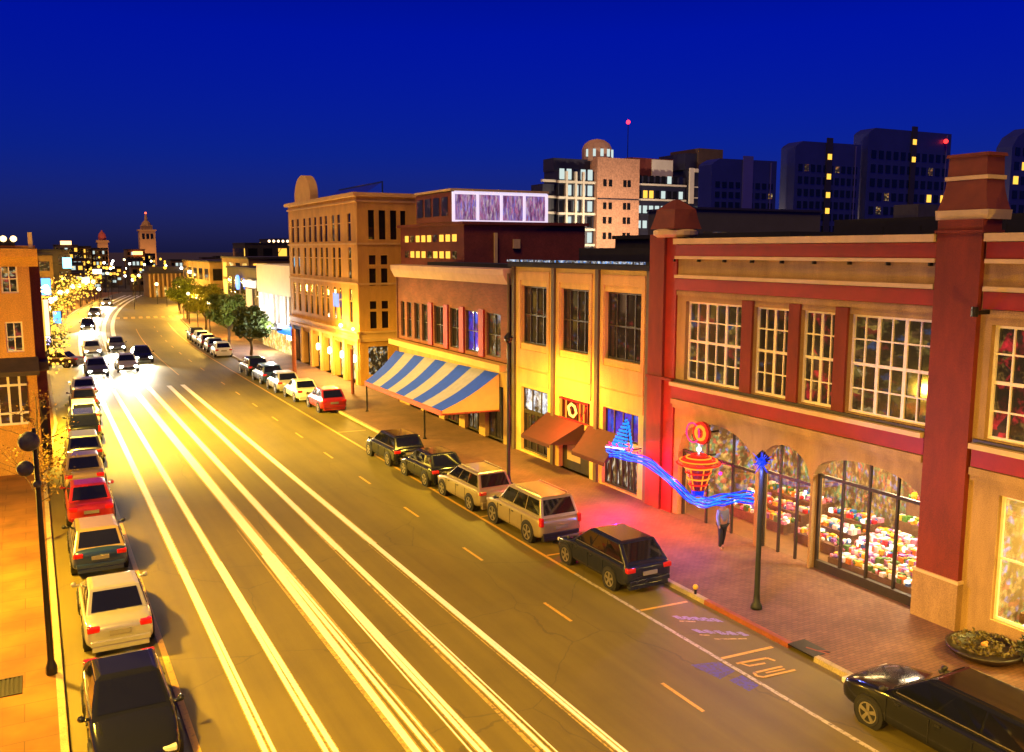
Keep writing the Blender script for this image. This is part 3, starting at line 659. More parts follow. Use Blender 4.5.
so2 = [(u0, u1, 11.3, 13.5) for u0, u1 in sw_] + [(u0, u1, z, z+h_) for u0, u1 in ((22.9, 23.45), (23.85, 24.4)) for z, h_ in ((4.5, 1.3), (6.0, .6), (7.8, 1.3), (9.4, .7))] + [(22.7, 24.3, .9, 3.1)]
wall(q, 22, 34, .1, 14.5, so2, .25); q.build('side_wall', m_orange, ob)
for u0, u1, z0, z1 in so2:
    f = MB(); f.x = fY(66.2); f.box(u0, u1, z0, z1, .10, .14); f.build('window', m_glassd if z0 > 2 else m_pdisplay, ob)
q = MB(); q.box(22.3, 34, 66.4, 86.5, 14.3, 14.4); q.box(33.9, 34, 66.4, 86.5, .1, 14.3); q.box(22, 34, 86.45, 86.5, .1, 14.4); q.build('roof', m_dark, ob)
dm = MB(); pts = [(78.0, 14.8)] + [(80.6+2.6*math.cos(math.pi-math.pi*i/14), 15.3+1.75*math.sin(math.pi*i/14)) for i in range(15)] + [(83.2, 14.8)]
dm.loft([[(21.8, a, c) for a, c in pts], [(22.5, a, c) for a, c in pts]]); dm.build('rounded_gable', m_orangetrim, ob)
sf = MB(); sf.face((23, 67, 14.81), (23, 78, 14.81), (24.4, 78, 15.7), (24.4, 67, 15.7)); sf.box(24.35, 24.45, 67, 78, 15.68, 15.75); sf.box(24.36, 24.44, 67, 67.1, 14.4, 15.7); sf.build('solar_panel', M('solar_panel_glass', (.03, .05, .14), .2, .3, 4), ob)
for (y, z, c) in ((69.6, 4.55, 1), (66.5, 4.5, 0)):
    q = MB(); q.ball((21.6, y, z), .16 if c else .12, 8); q.build('wall_lamp', m_bulb, ob); lamp('lamp_light', ob, (21.1, y, z+.1), 500 if c else 220, AMB, .2)
for y in (76.6, 73.2, 69.8, 66.6): 
    q = MB(); q.lathe([(.05, 1.9), (.16, 2.0), (.16, 2.4), (.05, 2.5)], (21.7, y, 0), 10); q.build('arcade_lamp', m_bulb, ob)
    lamp('lamp_light', ob, (21.2, y, 2.2), 160, (1, .62, .16), .2)

# ------------------------------------------------------------------ white lit building and those beyond
wb = thing('white_building', 'white floodlit low building with slim vertical fins beside the orange building', 'building', (22, 94, 0))
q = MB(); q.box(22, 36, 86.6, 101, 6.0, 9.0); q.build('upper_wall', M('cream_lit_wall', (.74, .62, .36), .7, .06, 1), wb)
q = MB(); q.box(22.2, 36, 86.6, 101, 3.0, 6.0); q.build('wall', m_whitewall, wb)
for i in range(9):
    q = MB(); q.box(21.95, 22.2, 87.2+i*1.6, 87.45+i*1.6, 3.0, 5.99); q.build('fin', m_whitewall, wb)
q = MB(); q.box(20.6, 22.2, 86.8, 101.2, 2.8, 2.98); q.build('canopy', m_darkmetal, wb)
q = MB(); q.x = fX(22.4); q.box(86.7, 101, .13, 2.8, 0, .1); q.build('shop_window', m_pamber2, wb)
q = MB(); q.box(21.1, 21.2, 83.4, 88.6, 2.5, 3.4); tag(q.build('banner', EM('blue_lit_banner', (.02, .22, 1), .5), origin=(21.15, 86, 2.5)), 'small blue lit banner hanging before the white building', 'banner')
for y in (89, 94, 99): lamp('facade_light', wb, (20.5, y, 3.2), 260, (.9, .92, 1), .3)
lamp('shop_light', wb, (21.3, 93, 1.6), 350, (1, .75, .35), .4)
m_fwall = [M('far_wall_brown', (.13, .07, .025), .9, .3, .5), M('far_wall_grey', (.05, .04, .035), .9, .3, .5), M('far_wall_tan', (.20, .12, .04), .9, .3, .5), M('far_wall_dark', (.022, .018, .02), .9, .3, .5)]
def block(name, label, x0, x1, y0_, y1_, h, wm, cols, rows, lit, pane, face='both', z0=1.2, group=None, winh=.55, cat='building', dark=None):
    t = thing(name, label, cat, ((x0+x1)/2, (y0_+y1_)/2, 0), group=group)
    q = MB(); q.box(x0, x1, y0_, y1_, 0, h); q.build('wall', wm, t)
    q = MB(); q.box(x0-.15, x1+.15, y0_-.15, y1_+.15, h, h+.25); q.build('roof', m_fwall[3], t)
    rr = random.Random(label)
    fr = []
    if face in ('both', 'x'): fr.append((fX(x0), y0_, y1_))
    if face in ('both', 'y'): fr.append((fY(y0_), x0, x1))
    n = 0
    for xf, a, c in fr:
        for i in range(cols):
            for j in range(rows):
                if n >= 100: continue
                n += 1
                u = a+(c-a)*(i+.5)/cols; wu = (c-a)/cols*.30; v = z0+(h-z0-.4)*(j+.5)/rows; wv = (h-z0)/rows*winh/2
                f = MB(); f.x = xf; f.box(u-wu, u+wu, v-wv, v+wv, -.05, -.01)
                f.build('window', pane[rr.randrange(len(pane))] if rr.random() < lit else (dark or m_glassd), t)
    return t
block('shop_building', 'dark two storey building with blue sign just past the white one', 22.8, 36, 102.5, 122, 8.2, m_fwall[1], 5, 2, .3, [m_pamber, m_pwarm])
block('shop_building', 'brown building glowing with tall yellow windows behind the street trees', 26, 38, 124, 143, 9.3, m_fwall[0], 4, 3, .75, [m_pamber, m_pamber2], winh=.8)
block('office_building', 'long dark flat roofed block behind the street trees', 40, 70, 120, 150, 11.0, m_fwall[3], 8, 3, .25, [m_pamber, m_pwarm])
block('shop_building', 'low brown building at the far side street corner', 27, 40, 160, 190, 8.4, m_fwall[2], 5, 2, .4, [m_pamber, m_pwarm])
block('office_building', 'wide dark building on the skyline right of the tall tower', 62, 110, 300, 320, 12.6, m_fwall[3], 10, 2, .2, [m_pamber])
block('office_building', 'low dark building farther back on the skyline with a rooftop step', 100, 190, 420, 450, 15.5, m_fwall[3], 10, 3, .2, [m_pamber])
ss = thing('shop_sign', 'round blue and white lit sign on the dark building', 'sign', (22.2, 112, 5))
q = MB(); q.lathe([(.05, -.1), (.9, -.1), (.9, .1), (.05, .1)], (22.3, 113, 6.6), 14, 'x'); q.build('disc', EM('blue_sign_disc', (.12, .25, 1), .9), ss)
q = MB(); q.box(22.3, 22.5, 104, 110, 6.2, 7.0); q.build('letter_board', EM('white_sign_board', (1, .8, .55), .5), ss)
q = MB(); q.box(22.4, 22.6, 106.5, 109, 3, 6); q.build('banner', EM('amber_banner', (1, .55, .2), .4), ss)
# court house and towers
ch = thing('court_house', 'low columned court house at the end of the street', 'building', (27, 216, 0))
q = MB(); q.box(23.2, 31, 215, 226, 0, 5.3); q.build('wall', m_fwall[2], ch)
q = MB(); q.box(22.9, 31.3, 214.5, 226, 5.3, 5.7); q.box(23.5, 30.8, 215.5, 226, 5.7, 6.8); q.build('roof', m_fwall[1], ch)
for i in range(9):
    q = MB(); q.lathe([(.22, 0), (.2, 5.2)], (23.4+i*.92, 214.75, .1), 8); q.build('column', m_orangetrim, ch)
for i in range(4):
    q = MB(); q.box(24.4+i*1.7, 25.2+i*1.7, 214.93, 214.98, .2, 2.4); q.build('doorway', m_pamber2, ch)
lamp('facade_light', ch, (27, 209, 1.5), 80, AMB, .4)
m_tower = M('tower_stone', (.34, .20, .09), .85, .15, .3)
t1 = thing('clock_tower', 'tall stepped stone tower with arched belfry and pointed top on the skyline', 'tower', (45.5, 420, 0))
q = MB(); q.box(42.4, 48.7, 417, 423.3, 0, 18.6); q.build('shaft', m_tower, t1)
q = MB(); q.box(42.0, 49.1, 416.6, 423.7, 18.6, 19.2); q.build('cornice', m_tower, t1)
q = MB(); q.box(43.3, 47.8, 417.9, 422.4, 19.2, 21); q.lathe([(2.1, 21), (1.6, 22.2), (.7, 23), (.5, 25), (.1, 26.3)], (45.55, 420, 0), 10); q.build('lantern', m_tower, t1)
q = MB(); q.ball((45.55, 420, 26.2), .45, 6); q.build('beacon', EM('red_beacon', (1, .1, .04), 1), t1)
for i in range(3):
    q = MB(); q.x = fY(417); q.box(43.3+i*1.7, 44.4+i*1.7, 15.2, 17.4, -.12, -.02); q.build('belfry_opening', m_glassd, t1)
t2 = thing('clock_tower', 'slimmer stone tower with small red lit dome left of the tall one', 'tower', (27.9, 420, 0))
q = MB(); q.box(25.9, 29.9, 418, 422, 0, 13.6); q.build('shaft', m_tower, t2)
q = MB(); q.box(25.5, 30.3, 417.6, 422.4, 13.6, 14.6); q.build('cornice', m_tower, t2)
q = MB(); q.lathe([(1.5, 14.6), (1.6, 16), (1.3, 17.2), (.5, 18.1), (.1, 18.8)], (27.9, 420, 0), 12); q.build('dome', M('red_dome', (.4, .07, .05), .7, .1, 1), t2)
for x_, yy, ee in ((45.5, 405, 2200), (27.9, 406, 1400)): lamp('facade_light', t1 if ee > 2000 else t2, (x_, yy, 5), ee, (1, .5, .2), .5)
for i, (x0, x1, y_, h, wm, lab) in enumerate(((7.5, 14.5, 330, 12.0, 1, 'dark apartment block with a lit roof sign at the street end'), (14.8, 19, 340, 11.6, 0, 'brown apartment block between the lit roof sign and the slim tower'), (19.5, 24.5, 345, 11.0, 2, 'tan apartment block close left of the slim tower'),
                                               (31, 37, 350, 10.6, 0, 'brown block with a bright orange roof lamp between the two towers'), (37.5, 41.5, 360, 9.0, 1, 'small dark block at the foot of the tall tower'))):
    block('apartment_block', lab, x0, x1, y_, y_+12, h, m_fwall[wm], 5, 5, .35, [m_pamber, m_pwarm, m_pcool], 'y')
for (x, y, z, r, m_, lab, nm) in ((11, 329, 12.8, 1.0, EM('orange_roof_sign', (1, .45, .15), 1.2), 'orange lit roof sign on the dark apartment block', 'roof_sign'), (34.5, 349, 9.4, 1.0, EM('red_orange_lamp', (1, .3, .08), 1.6), 'bright orange lamp on the brown block between the towers', 'roof_lamp'), (84, 299, 12.9, 1.1, EM('white_roof_sign', (.8, .9, 1), .9), 'white lit roof sign on the skyline', 'roof_sign')):
    q = MB(); q.box(x-r*1.6, x+r*1.6, y-.3, y+.3, z-.6, z+.6); q.build('lit_face', m_, tag_ := thing(nm, lab, 'sign', (x, y, z-.6)))
    s2 = MB(); s2.box(x-.1, x+.1, y-.1, y+.1, z-1.4, z-.6); s2.build('bracket', m_darkmetal, tag_)
fm = thing('floodlight_mast', 'tall mast with a row of lit floodlights above the white building', 'mast', (58, 240, 0))
q = MB(); q.tube([(58, 240, 0), (58, 240, 12.2)], .2, 6, .12); q.tube([(58, 240, 9.5), (60, 240, 12.6)], .08, 5); q.tube([(55.5, 240, 12.6), (61, 240, 12.6)], .12, 5); q.build('mast', m_darkmetal, fm)
for i in range(5):
    q = MB(); q.ball((55.8+i*1.2, 239.8, 12.8), .34, 6); q.build('floodlight', EM('peach_floodlight', (1, .6, .35), 1.2), fm)

# ------------------------------------------------------------------ towers behind the right row
cn = thing('apartment_tower', 'stepped white and pink apartment tower with round rooftop turret', 'building', (105, 152, 0))
m_cond = M('pale_concrete', (.62, .58, .50), .8, .1, .5); m_pink = M('pink_stone', (.46, .24, .15), .85, .1, .4, fine=3); m_navy = M('navy_cladding', (.020, .020, .040), .5, .2, .5)
def tw(x0, x1, y0_, y1_, z0, z1, mat, nm, root): q = MB(); q.box(x0, x1, y0_, y1_, z0, z1); return q.build(nm, mat, root)
tw(90.2, 98.3, 150.5, 156, 0, 25.6, m_navy, 'wall', cn); tw(87.3, 90.2, 151.5, 156, 0, 23.0, m_navy, 'wall', cn); tw(98.3, 108.3, 149.4, 156, 0, 28.3, m_pink, 'pink_wall', cn)
tw(108.3, 121, 150.8, 156, 0, 25.2, m_navy, 'wall', cn); tw(90.0, 98.3, 152, 156, 25.6, 28.0, m_navy, 'penthouse', cn); tw(108.3, 119, 152.5, 156, 25.2, 29.0, m_maroon, 'penthouse', cn); tw(113.5, 118.8, 152.3, 152.49, 25.4, 28.8, m_cond, 'penthouse_panel', cn)
for j in range(8):
    z = 2.2+j*3.0
    q = MB(); q.box(89.9, 98.29, 149.9, 150.49, z+.0, z+.45); q.box(86.9, 90.0, 150.9, 151.49, z+.15, z+.6); q.build('balcony_slab', m_cond, cn)
    q = MB(); q.box(108.31, 120.9, 150.3, 150.79, z+.2, z+.55); q.build('balcony_slab', m_navy if j < 6 else m_cond, cn)
for x in (91.5, 93.6, 95.3): q = MB(); q.box(x, x+.45, 149.85, 150.495, 2, 25.4); q.build('column', m_cond, cn)
rr = random.Random(5)
for j in range(8):
    for i in range(5):
        q = MB(); z = 2.9+j*3.0; x = 90.4+i*1.6; q.box(x, x+1.05, 150.40, 150.48, z, z+2.0); q.build('window', (m_pcool if rr.random() < .6 else m_glassd), cn)
    for i in range(8):
        q = MB(); x = 108.8+i*1.5; q.box(x, x+1.0, 150.72, 150.78, z, z+1.5); q.build('window', (m_pcool if rr.random() < .38 else (m_pamber if rr.random() < .06 else m_glassd)), cn)
for j, z in enumerate((12.6, 15.6, 18.4, 22.8)):
    for x in (99.7, 101.0, 104.4, 105.4):
        q = MB(); q.box(x, x+.75, 149.3, 149.39, z, z+1.3); q.build('window', m_glassd, cn)
q = MB(); q.box(98.4, 108.2, 149.25, 149.39, 20.3, 20.5); q.build('string_course', m_navy, cn)
q = MB(); q.lathe([(3.0, 27.8), (3.0, 30.2), (2.5, 31.2), (1.5, 31.9), (.1, 32.2)], (100.5, 153, 0), 16); q.build('turret', M('turret_plaster', (.42, .26, .20), .8, .1, 1), cn)
q = MB()
for i in range(6): a = R(200+28*i); q.box(100.5+3.02*math.cos(a)-.3, 100.5+3.02*math.cos(a)+.3, 153+3.02*math.sin(a)-.1, 153+3.02*math.sin(a)+.1, 28.6, 30.0)
q.build('turret_window', m_pcool, cn)
q = MB(); q.tube([(110, 156, 28.5), (110, 156, 36.2)], .08, 5); ma = q.build('mast', m_darkmetal, cn); q = MB(); q.ball((110, 156, 36.4), .42, 6); q.build('beacon', EM('red_mast_light', (1, .02, .04), 1.6), ma)
lamp('facade_light', cn, (95, 138, 13), 2600, (1, .8, .5), .5); lamp('facade_light', cn, (106, 136, 13), 2400, (1, .7, .45), .5)  # unseen lights added in front to brighten the tower
dk = thing('apartment_tower', 'dark stepped tower with bare top frame behind the pink one', 'building', (126, 152, 0))
tw(121.5, 130.5, 150, 160, 0, 27, m_navy, 'wall', dk); tw(121, 126, 151, 160, 27, 30.3, m_navy, 'wall', dk); tw(124, 130.5, 150.5, 160, 27, 31.4, M('umber_cladding', (.06, .035, .03), .8, .2, 1), 'upper_wall', dk)
tw(121.2, 122.3, 149.6, 149.99, 20, 27.2, m_cond, 'column', dk); tw(122.3, 130.5, 149.5, 149.99, 26.4, 27.1, m_cond, 'slab', dk)
for z in (24.2, 22.0):
    q = MB(); q.ball((128.5, 149.6, z), .35, 6); q.build('balcony_lamp', m_bulb, dk)
    tw(122.4, 130, 149.7, 149.98, z-.9, z-.7, m_cond, 'slab', dk)
for i, (x, z) in enumerate(((122.6, 18), (124.4, 18), (122.6, 15), (124.4, 15))): tw(x, x+1.2, 149.9, 149.98, z, z+1.4, m_pcool if i == 0 else m_glassd, 'window', dk)
m_bl = M('blue_glass_wall', (.020, .028, .20), .35, .15, .3); m_bl2 = M('violet_panel', (.06, .06, .36), .6, .1, .3); m_blg = M('tower_window_glass', (.003, .006, .03), .1, .2, 1)
def glass_tower(label, x0, x1, y, h, lit, edge=True, bev=1.6, slit=None):
    t = thing('office_tower', label, 'building', ((x0+x1)/2, y+6, 0))
    q = MB(); q.prism([(x0, 0), (x1, 0), (x1, h-.2), (x0+bev, h-.3), (x0+bev*.3, h-.3-bev*.35), (x0, h-bev*.8)], y, y+3.2, 1); q.build('wall', m_bl, t)
    n = int((x1-x0)/1.5); rows = 8
    n = min(n, 11); gr = random.Random(label)
    for i in range(n):
        for j in range(rows):
            u = x0+.5+(x1-x0-1)*(i+.5)/n; wu = (x1-x0-1)/n*.3; z = 9+(h-12.5)*(j+.5)/rows; hz = (h-12.5)/rows*.28
            f = MB(); f.box(u-wu, u+wu, y-.08, y-.01, z-hz, z+hz); f.build('window', lit.get((i, j), m_pwarm if gr.random() < .07 else m_blg), t)
    if slit is not None:
        q = MB(); q.box(slit, slit+1.3, y-.25, y-.02, 0, h+.5); sl = q.build('stair_slit', m_navy, t)
        for z in ((h-3, h-6.2, h-9.2, h-11.8) if h < 30 else (h-2.6, h-5.6)): 
            f = MB(); f.box(slit+.2, slit+1.1, y-.3, y-.255, z, z+.9); f.build('lamp', m_pamber, sl)
    if edge:
        q = MB(); q.box(x1-1.4, x1-1.25, y-.2, y-.02, 0, h-.5); q.build('edge_fin', m_bl2, t)
    return t
A_ = m_pamber
glass_tower('low dark blue tower with one violet side panel and two lit rooms', 95.0, 108.5, 112, 25.0, {(6, 3): A_, (7, 3): A_}, slit=None)
tw(101.2, 103.2, 111.7, 111.97, 8, 25.3, m_bl2, 'violet_panel', [o for o in COL.objects if o.name.startswith('office_tower')][-1])
glass_tower('blue glass tower with a dark slit of small amber lights', 110.5, 125.5, 110, 28.3, {(7, 1): A_, (8, 1): A_, (9, 1): A_, (8, 2): A_}, slit=117.3)
glass_tower('largest blue glass tower with a broad band of lit windows', 127.2, 148.5, 110, 31.4, {(i, 3): A_ for i in range(7, 11)} | {(10, 4): A_, (9, 0): m_pwarm, (8, 4): A_}, slit=137.8)
glass_tower('tall dark tower at the right edge of the skyline', 163.2, 190, 108, 33.6, {(0, 5): A_, (1, 6): A_, (1, 2): m_pcool, (0, 1): m_pcool}, bev=5)
q = MB(); q.ball((146.5, 109.6, 29.8), .4, 6); tag(q.build('beacon', EM('tower_red_beacon', (1, .02, .02), 1.2), origin=(146.5, 109.6, 29.4)), 'red beacon at the corner of the largest blue tower', 'beacon')
gb = thing('low_building', 'plain dark grey flat roofed hall in front of the blue towers', 'building', (90, 102, 0))
tw(80, 104, 98, 108, 0, 16.0, M('slate_render', (.06, .06, .065), .9, .1, .4), 'wall', gb); tw(79.8, 104.2, 97.8, 108.2, 16.0, 16.3, m_navy, 'roof', gb); tw(82, 86.5, 97.85, 97.98, 11.2, 13, m_pdim, 'window', gb)
mr_ = thing('low_building', 'long black roofed building behind the ochre shop', 'building', (60, 60, 0))
tw(44, 70, 44, 64, 0, 11.4, m_dark, 'wall', mr_); tw(43.8, 70.2, 43.8, 64.2, 11.4, 11.7, m_dark, 'roof', mr_)
for i in range(4): tw(46+i*3, 47+i*3, 43.9, 43.98, 10, 10.8, [m_pcool, m_glassd, m_pamber, m_glassd][i], 'window', mr_)

# ------------------------------------------------------------------ left building
lb = thing('house', 'amber lit house with bracketed cornice and white balcony window at the left edge', 'house', (-6, 52, 0))
q = MB(); q.x = fY(47)
lw = [(-1.18, -.5, 8.55, 9.85), (-1.15, -.45, 5.85, 7.25), (-3.4, -2.6, 8.55, 9.85), (-3.4, -2.6, 5.85, 7.25)]
wall(q, -12, -.02, .1, 10.0, lw, .2); q.build('wall', m_orange, lb)
q = MB(); q.box(-.45, .42, 48.6, 60, .1, 10); q.box(-12, -.46, 59.9, 60, .1, 10); q.build('side_wall', m_maroon, lb)
q = MB(); q.box(-.02, .0, 47.0, 48.6, .1, 10); q.build('return_wall', m_maroon, lb)
for (a, c, z0, z1) in lw: window(lb, fY(47), a, c, z0, z1, 2, 2, m_frame, m_pwarm, .07, .06, .12)
q = MB(); q.loft([[(x, 47.0, 9.75), (x, 46.85, 9.95), (x, 46.6, 10.2), (x, 46.5, 10.55), (x, 47.5, 10.6), (x, 47.5, 9.75)] for x in (-12, .36)]); q.box(-12, .3, 47.0, 60, 10.6, 10.7); q.build('cornice', m_orange, lb)
q = MB(); q.box(.0, .36, 47, 49.2, 9.75, 10.55); q.build('cornice_return', m_orange, lb)
q = MB(); q.box(.02, .2, 46.7, 46.9, 10.6, 11.3); q.build('chimney_pot', m_cream, lb)
q = MB(); q.box(-12, -.5, 46.9, 47.0, 10.7, 11.0); q.build('roof_rail', m_darkmetal, lb)
for x in (-.95, -.55, -1.6): q = MB(); q.ball((x, 46.8, 11.0), .14, 6); q.build('roof_lamp', EM('peach_roof_lamp', (1, .6, .25), 1.0), lb)
q = MB(); q.loft([[(x, 47, 5.6), (x, 46.0, 5.05), (x, 46.0, 4.85), (x, 47, 4.85)] for x in (-12, .1)]); q.box(.05, .5, 47.2, 50, 4.9, 5.3); q.build('canopy', M('dark_canopy', (.05, .035, .02), .8, .3, 2), lb)
bay = MB(); bay.x = fY(46.9)
bay.box(-12, -.45, 3.0, 3.1, -.06, .06)
for i in range(12): u = -5.6+i*.44; bay.box(u-.05, u+.05, 2.55, 4.84, -.03, .03)
bay.box(-12, -.45, 2.5, 2.6, -.06, .06); bay.box(-12, -.45, 4.3, 4.4, -.05, .05); by = bay.build('balcony_window', m_whitewall, lb)
q = MB(); q.x = fY(46.9); q.box(-12, -.46, 2.6, 4.84, .03, .05); q.build('pane', m_pdim, by)
q = MB(); q.x = fY(47); q.box(.02, .3, .13, 3.3, 1.5, 1.59); q.build('door', m_darkframe, lb)
for i in range(3):
    q = MB(); q.box(.43, .5, 50.5+i*2.6, 51.6+i*2.6, 5.5, 8); q.build('window', m_pamber, lb)
for y in (52.3, 57.5):  # two wall lamps added here to light the road
    q = MB(); q.ball((.75, y, 8.4), .16, 6); q.box(.42, .75, y-.03, y+.03, 8.37, 8.43); q.build('wall_lamp', m_bulb, lb); lamp('lamp_light', lb, (1.1, y, 8.3), 9500, (1, .62, .06), .2, 'SPOT', (0, R(-38), 0), R(120))  # added wall lamp and its spot on the road

# left row beyond
lf = [(84, 98, 9.5, 0), (99, 118, 8.6, 2), (119, 140, 10, 1), (142, 165, 9.0, 0), (167, 190, 9.6, 2), (192, 220, 10.4, 1)]
lnames = ['first brown shop row house past the amber house', 'tan two storey shop row house among the fairy lit trees', 'dark shop row house with amber windows midway down the left side', 'brown shop row house where the street bends', 'tan shop row house near the far bend', 'dark shop row house at the far end on the left']
for (a, c, h, m_), nm in zip(lf, lnames):
    x1_ = -1.6+S(a); block('row_house', nm, x1_-10, x1_, a, c, h, m_fwall[m_], 4, 3, .6, [m_pamber, m_pwarm, m_pamber2], 'y', group='row houses along the left side')

# ------------------------------------------------------------------ street furniture
def street_lamp(label, x, y, h, group, blue=False, energy=300):
    t = thing('street_lamp', label, 'street lamp', (x, y, .13), group=group)
    q = MB(); q.lathe([(.17, .13), (.17, .22), (.11, .32), (.085, .6), (.065, h-.5), (.06, h-.2)], (x, y, 0), 12); q.build('pole', M('lamp_pole_green', (.022, .028, .018), .5, .2, 4, metal=.3), t, smooth=True)
    q = MB(); q.lathe([(.06, h-.22), (.16, h-.12), (.16, h-.05), (.22, h+.0), (.20, h+.05), (.02, h+.25)], (x, y, 0), 12); q.build('lamp_head', m_darkmetal, t)
    return t
L1 = street_lamp('green street lamp with a blue light star on top, before the arches', 18.1, 18.8, 4.6, None)
st = thing('light_star', 'blue starburst light fixed to the lamp top before the arches', 'light decoration', (18.0, 18.7, 4.45))
q = MB(); rr = random.Random(2)
for i in range(30):
    d = Vector((rr.gauss(0, 1), rr.gauss(0, 1), rr.gauss(0, 1))).normalized(); c = Vector((17.95, 18.68, 4.55)); q.tube([c, c+d*(.22+.18*rr.random())], .022, 4, .006)
q.ball((17.95, 18.68, 4.55), .13, 6); q.build('spikes', m_neonblue, st)
lamp('star_light', st, (17.6, 18.5, 4.4), 110, (.12, .15, 1), .04)
L2 = street_lamp('tall dark street lamp standing before the left bay of the ochre building', 18.25, 34.6, 6.7, None)
lamp('lamp_light', L2, (18.3, 35.2, 6.4), 1100, (1, .62, .06), .3, 'SPOT', (0, R(-14), 0), R(150))
ms = thing('signal_pole', 'brown pole standing before the orange building arcade', 'pole', (20.2, 62.6, .13)); q = MB(); q.tube([(20.2, 62.6, .13), (20.2, 62.6, 3.4)], .12, 8); q.build('post', m_maroon, ms)
ms = thing('sign_post', 'brown post carrying nothing beside the blue banner', 'post', (17.9, 70, .13)); q = MB(); q.tube([(17.9, 70, .13), (17.9, 70, 4.4)], .16, 8); q.build('post', m_maroon, ms)
ms['label'] = 'thick brown post at the kerb before the white building'
# unseen tall lamps, added beside and behind the viewer for amber road light
def added_tall_lamp(label, x, y, h, energy, arm, tilt=-14, kind='SPOT'):
    t = thing('street_lamp', label, 'street lamp', (x, y, .13))  # added lamp, out of view
    q = MB(); q.lathe([(.2, .13), (.2, .3), (.11, .5), (.07, h)], (x, y, 0), 10); q.tube([(x, y, h-.05), (x+arm*.5, y, h+.3), (x+arm, y, h+.3)], .045, 6); q.build('pole', m_darkmetal, t)
    q = MB(); q.box(x+arm-.1, x+arm+.5, y-.15, y+.15, h+.24, h+.4); hd = q.build('lamp_head', m_darkmetal, t); q = MB(); q.box(x+arm, x+arm+.42, y-.11, y+.11, h+.21, h+.238); q.build('lens', m_bulb, hd)
    lamp('lamp_light', t, (x+arm+.2, y, h+.1), energy, (1, .54, .04), .4, kind, (0, R(tilt), 0), R(128))
added_tall_lamp('added unseen amber street lamp on the left pavement beside the viewer', -4.2, 14.5, 9.0, 5200, 1.0, -30)
added_tall_lamp('added unseen amber street lamp on the left pavement behind the viewer', -3.4, 3, 9.0, 4600, 1.2, -32)
added_tall_lamp('added unseen amber street lamp farther left of the bare tree', -5.0, 30, 8.6, 7000, 1.0, -38)
added_tall_lamp('added unseen amber street lamp on the right pavement behind the black wagon', 18.2, 6.5, 5.0, 800, -1.2, 0, 'POINT')
added_tall_lamp('added unseen amber street lamp at the right kerb behind the viewer', 17.6, -5, 9.5, 300, -5, 0, 'POINT')
fl_ = thing('added_flood_lamp', 'added unseen flood lamp on the pavement in front of the amber house', 'lamp', (-7, 38, .13)); q = MB(); q.tube([(-7, 38, .13), (-7, 38, .8)], .05, 6); q.build('post', m_darkmetal, fl_); q = MB(); q.box(-7.2, -6.8, 37.9, 38.1, .8, 1.1); q.build('lamp_head', m_darkmetal, fl_); lamp('lamp_light', fl_, (-6.8, 38.6, 1.5), 1500, (1, .55, .05), .25)  # out of view, added to brighten the house front
# left lamp with two dark globes
ll = thing('street_lamp', 'leaning black lamp post with two dark hanging globes on the orange pavement', 'street lamp', (-.16, 23.9, .13))
q = MB(); q.lathe([(.13, .13), (.13, .3), (.075, .5), (.06, 5.2), (.045, 6.3)], (-.16, 23.9, 0), 10); q.tube([(-.16, 23.9, 6.0), (-.3, 23.85, 6.05)], .03, 6); q.tube([(-.16, 23.9, 5.35), (-.4, 23.85, 5.4)], .03, 6); q.build('pole', m_darkmetal, ll)
m_globe = M('dark_globe', (.030, .032, .05), .6, .5, 14, bump=.6)
for c, r in (((-.28, 23.85, 6.0), .24), ((-.40, 23.85, 5.36), .19), ((-.17, 23.88, 4.95), .10)):
    q = MB(); q.ball(c, r, 10); q.build('globe', m_globe, ll, smooth=True)

tg = thing('tree_grate', 'dark square iron grate with leaf litter in the left pavement beside the leaning lamp', 'grate', (-1.5, 23.6, .126))
q = MB(); q.box(-2.2, -.8, 23.1, 23.14, .127, .15); q.box(-2.2, -.8, 24.06, 24.1, .127, .15)
for i in range(15): q.box(-2.18+i*.095, -2.13+i*.095, 23.14, 24.06, .127, .148)
q.build('bars', m_darkmetal, tg)
q = MB(); q.face((-2.2, 23.1, .130), (-.8, 23.1, .130), (-.8, 24.1, .130), (-2.2, 24.1, .130)); q.build('soil', m_dark, tg)
# ------------------------------------------------------------------ neon diner sign, garland, light tree
ns = thing('neon_diner_sign', 'lantern shaped red and orange neon sign under a glowing ring at the first arch', 'neon sign', (21.2, 25.3, 1.7))
def ring(mb, c, r, t, n=20): mb.tube([(c[0], c[1]+r*math.cos(2*math.pi*i/n), c[2]+r*math.sin(2*math.pi*i/n)) for i in range(n+1)], t, 6)
q = MB(); q.lathe([(.40, 2.62), (.78, 2.74), (.74, 2.84), (.38, 3.0), (.1, 3.1)], (21.2, 25.25, 0), 16); q.build('brim', M('sign_red_metal', (.4, .03, .02), .4, .1, 3), ns)
q = MB(); q.lathe([(.24, 1.75), (.44, 2.5), (.46, 2.62)], (21.2, 25.25, 0), 14); q.build('bucket', M('sign_dark_metal', (.2, .02, .02), .4, .1, 3), ns)
for z, r, m_ in ((2.98, .45, m_neonor), (3.06, .28, m_neonred), (2.92, .58, m_neonred), (2.76, .80, m_neonred), (2.87, .68, m_neonor), (2.62, .52, m_neonor), (2.42, .46, m_neonred), (2.2, .40, m_neonor), (1.98, .34, m_neonred)):
    q = MB(); q.tube([(21.2+r*math.cos(2*math.pi*i/18), 25.25+r*math.sin(2*math.pi*i/18), z) for i in range(19)], .028, 6); q.build('neon_tube', m_, ns)
for a in range(6):
    an = R(60*a+15); q = MB(); q.tube([(21.2+.26*math.cos(an), 25.25+.26*math.sin(an), 1.8), (21.2+.48*math.cos(an), 25.25+.48*math.sin(an), 2.6)], .02, 5); q.build('neon_tube', m_neonor, ns)
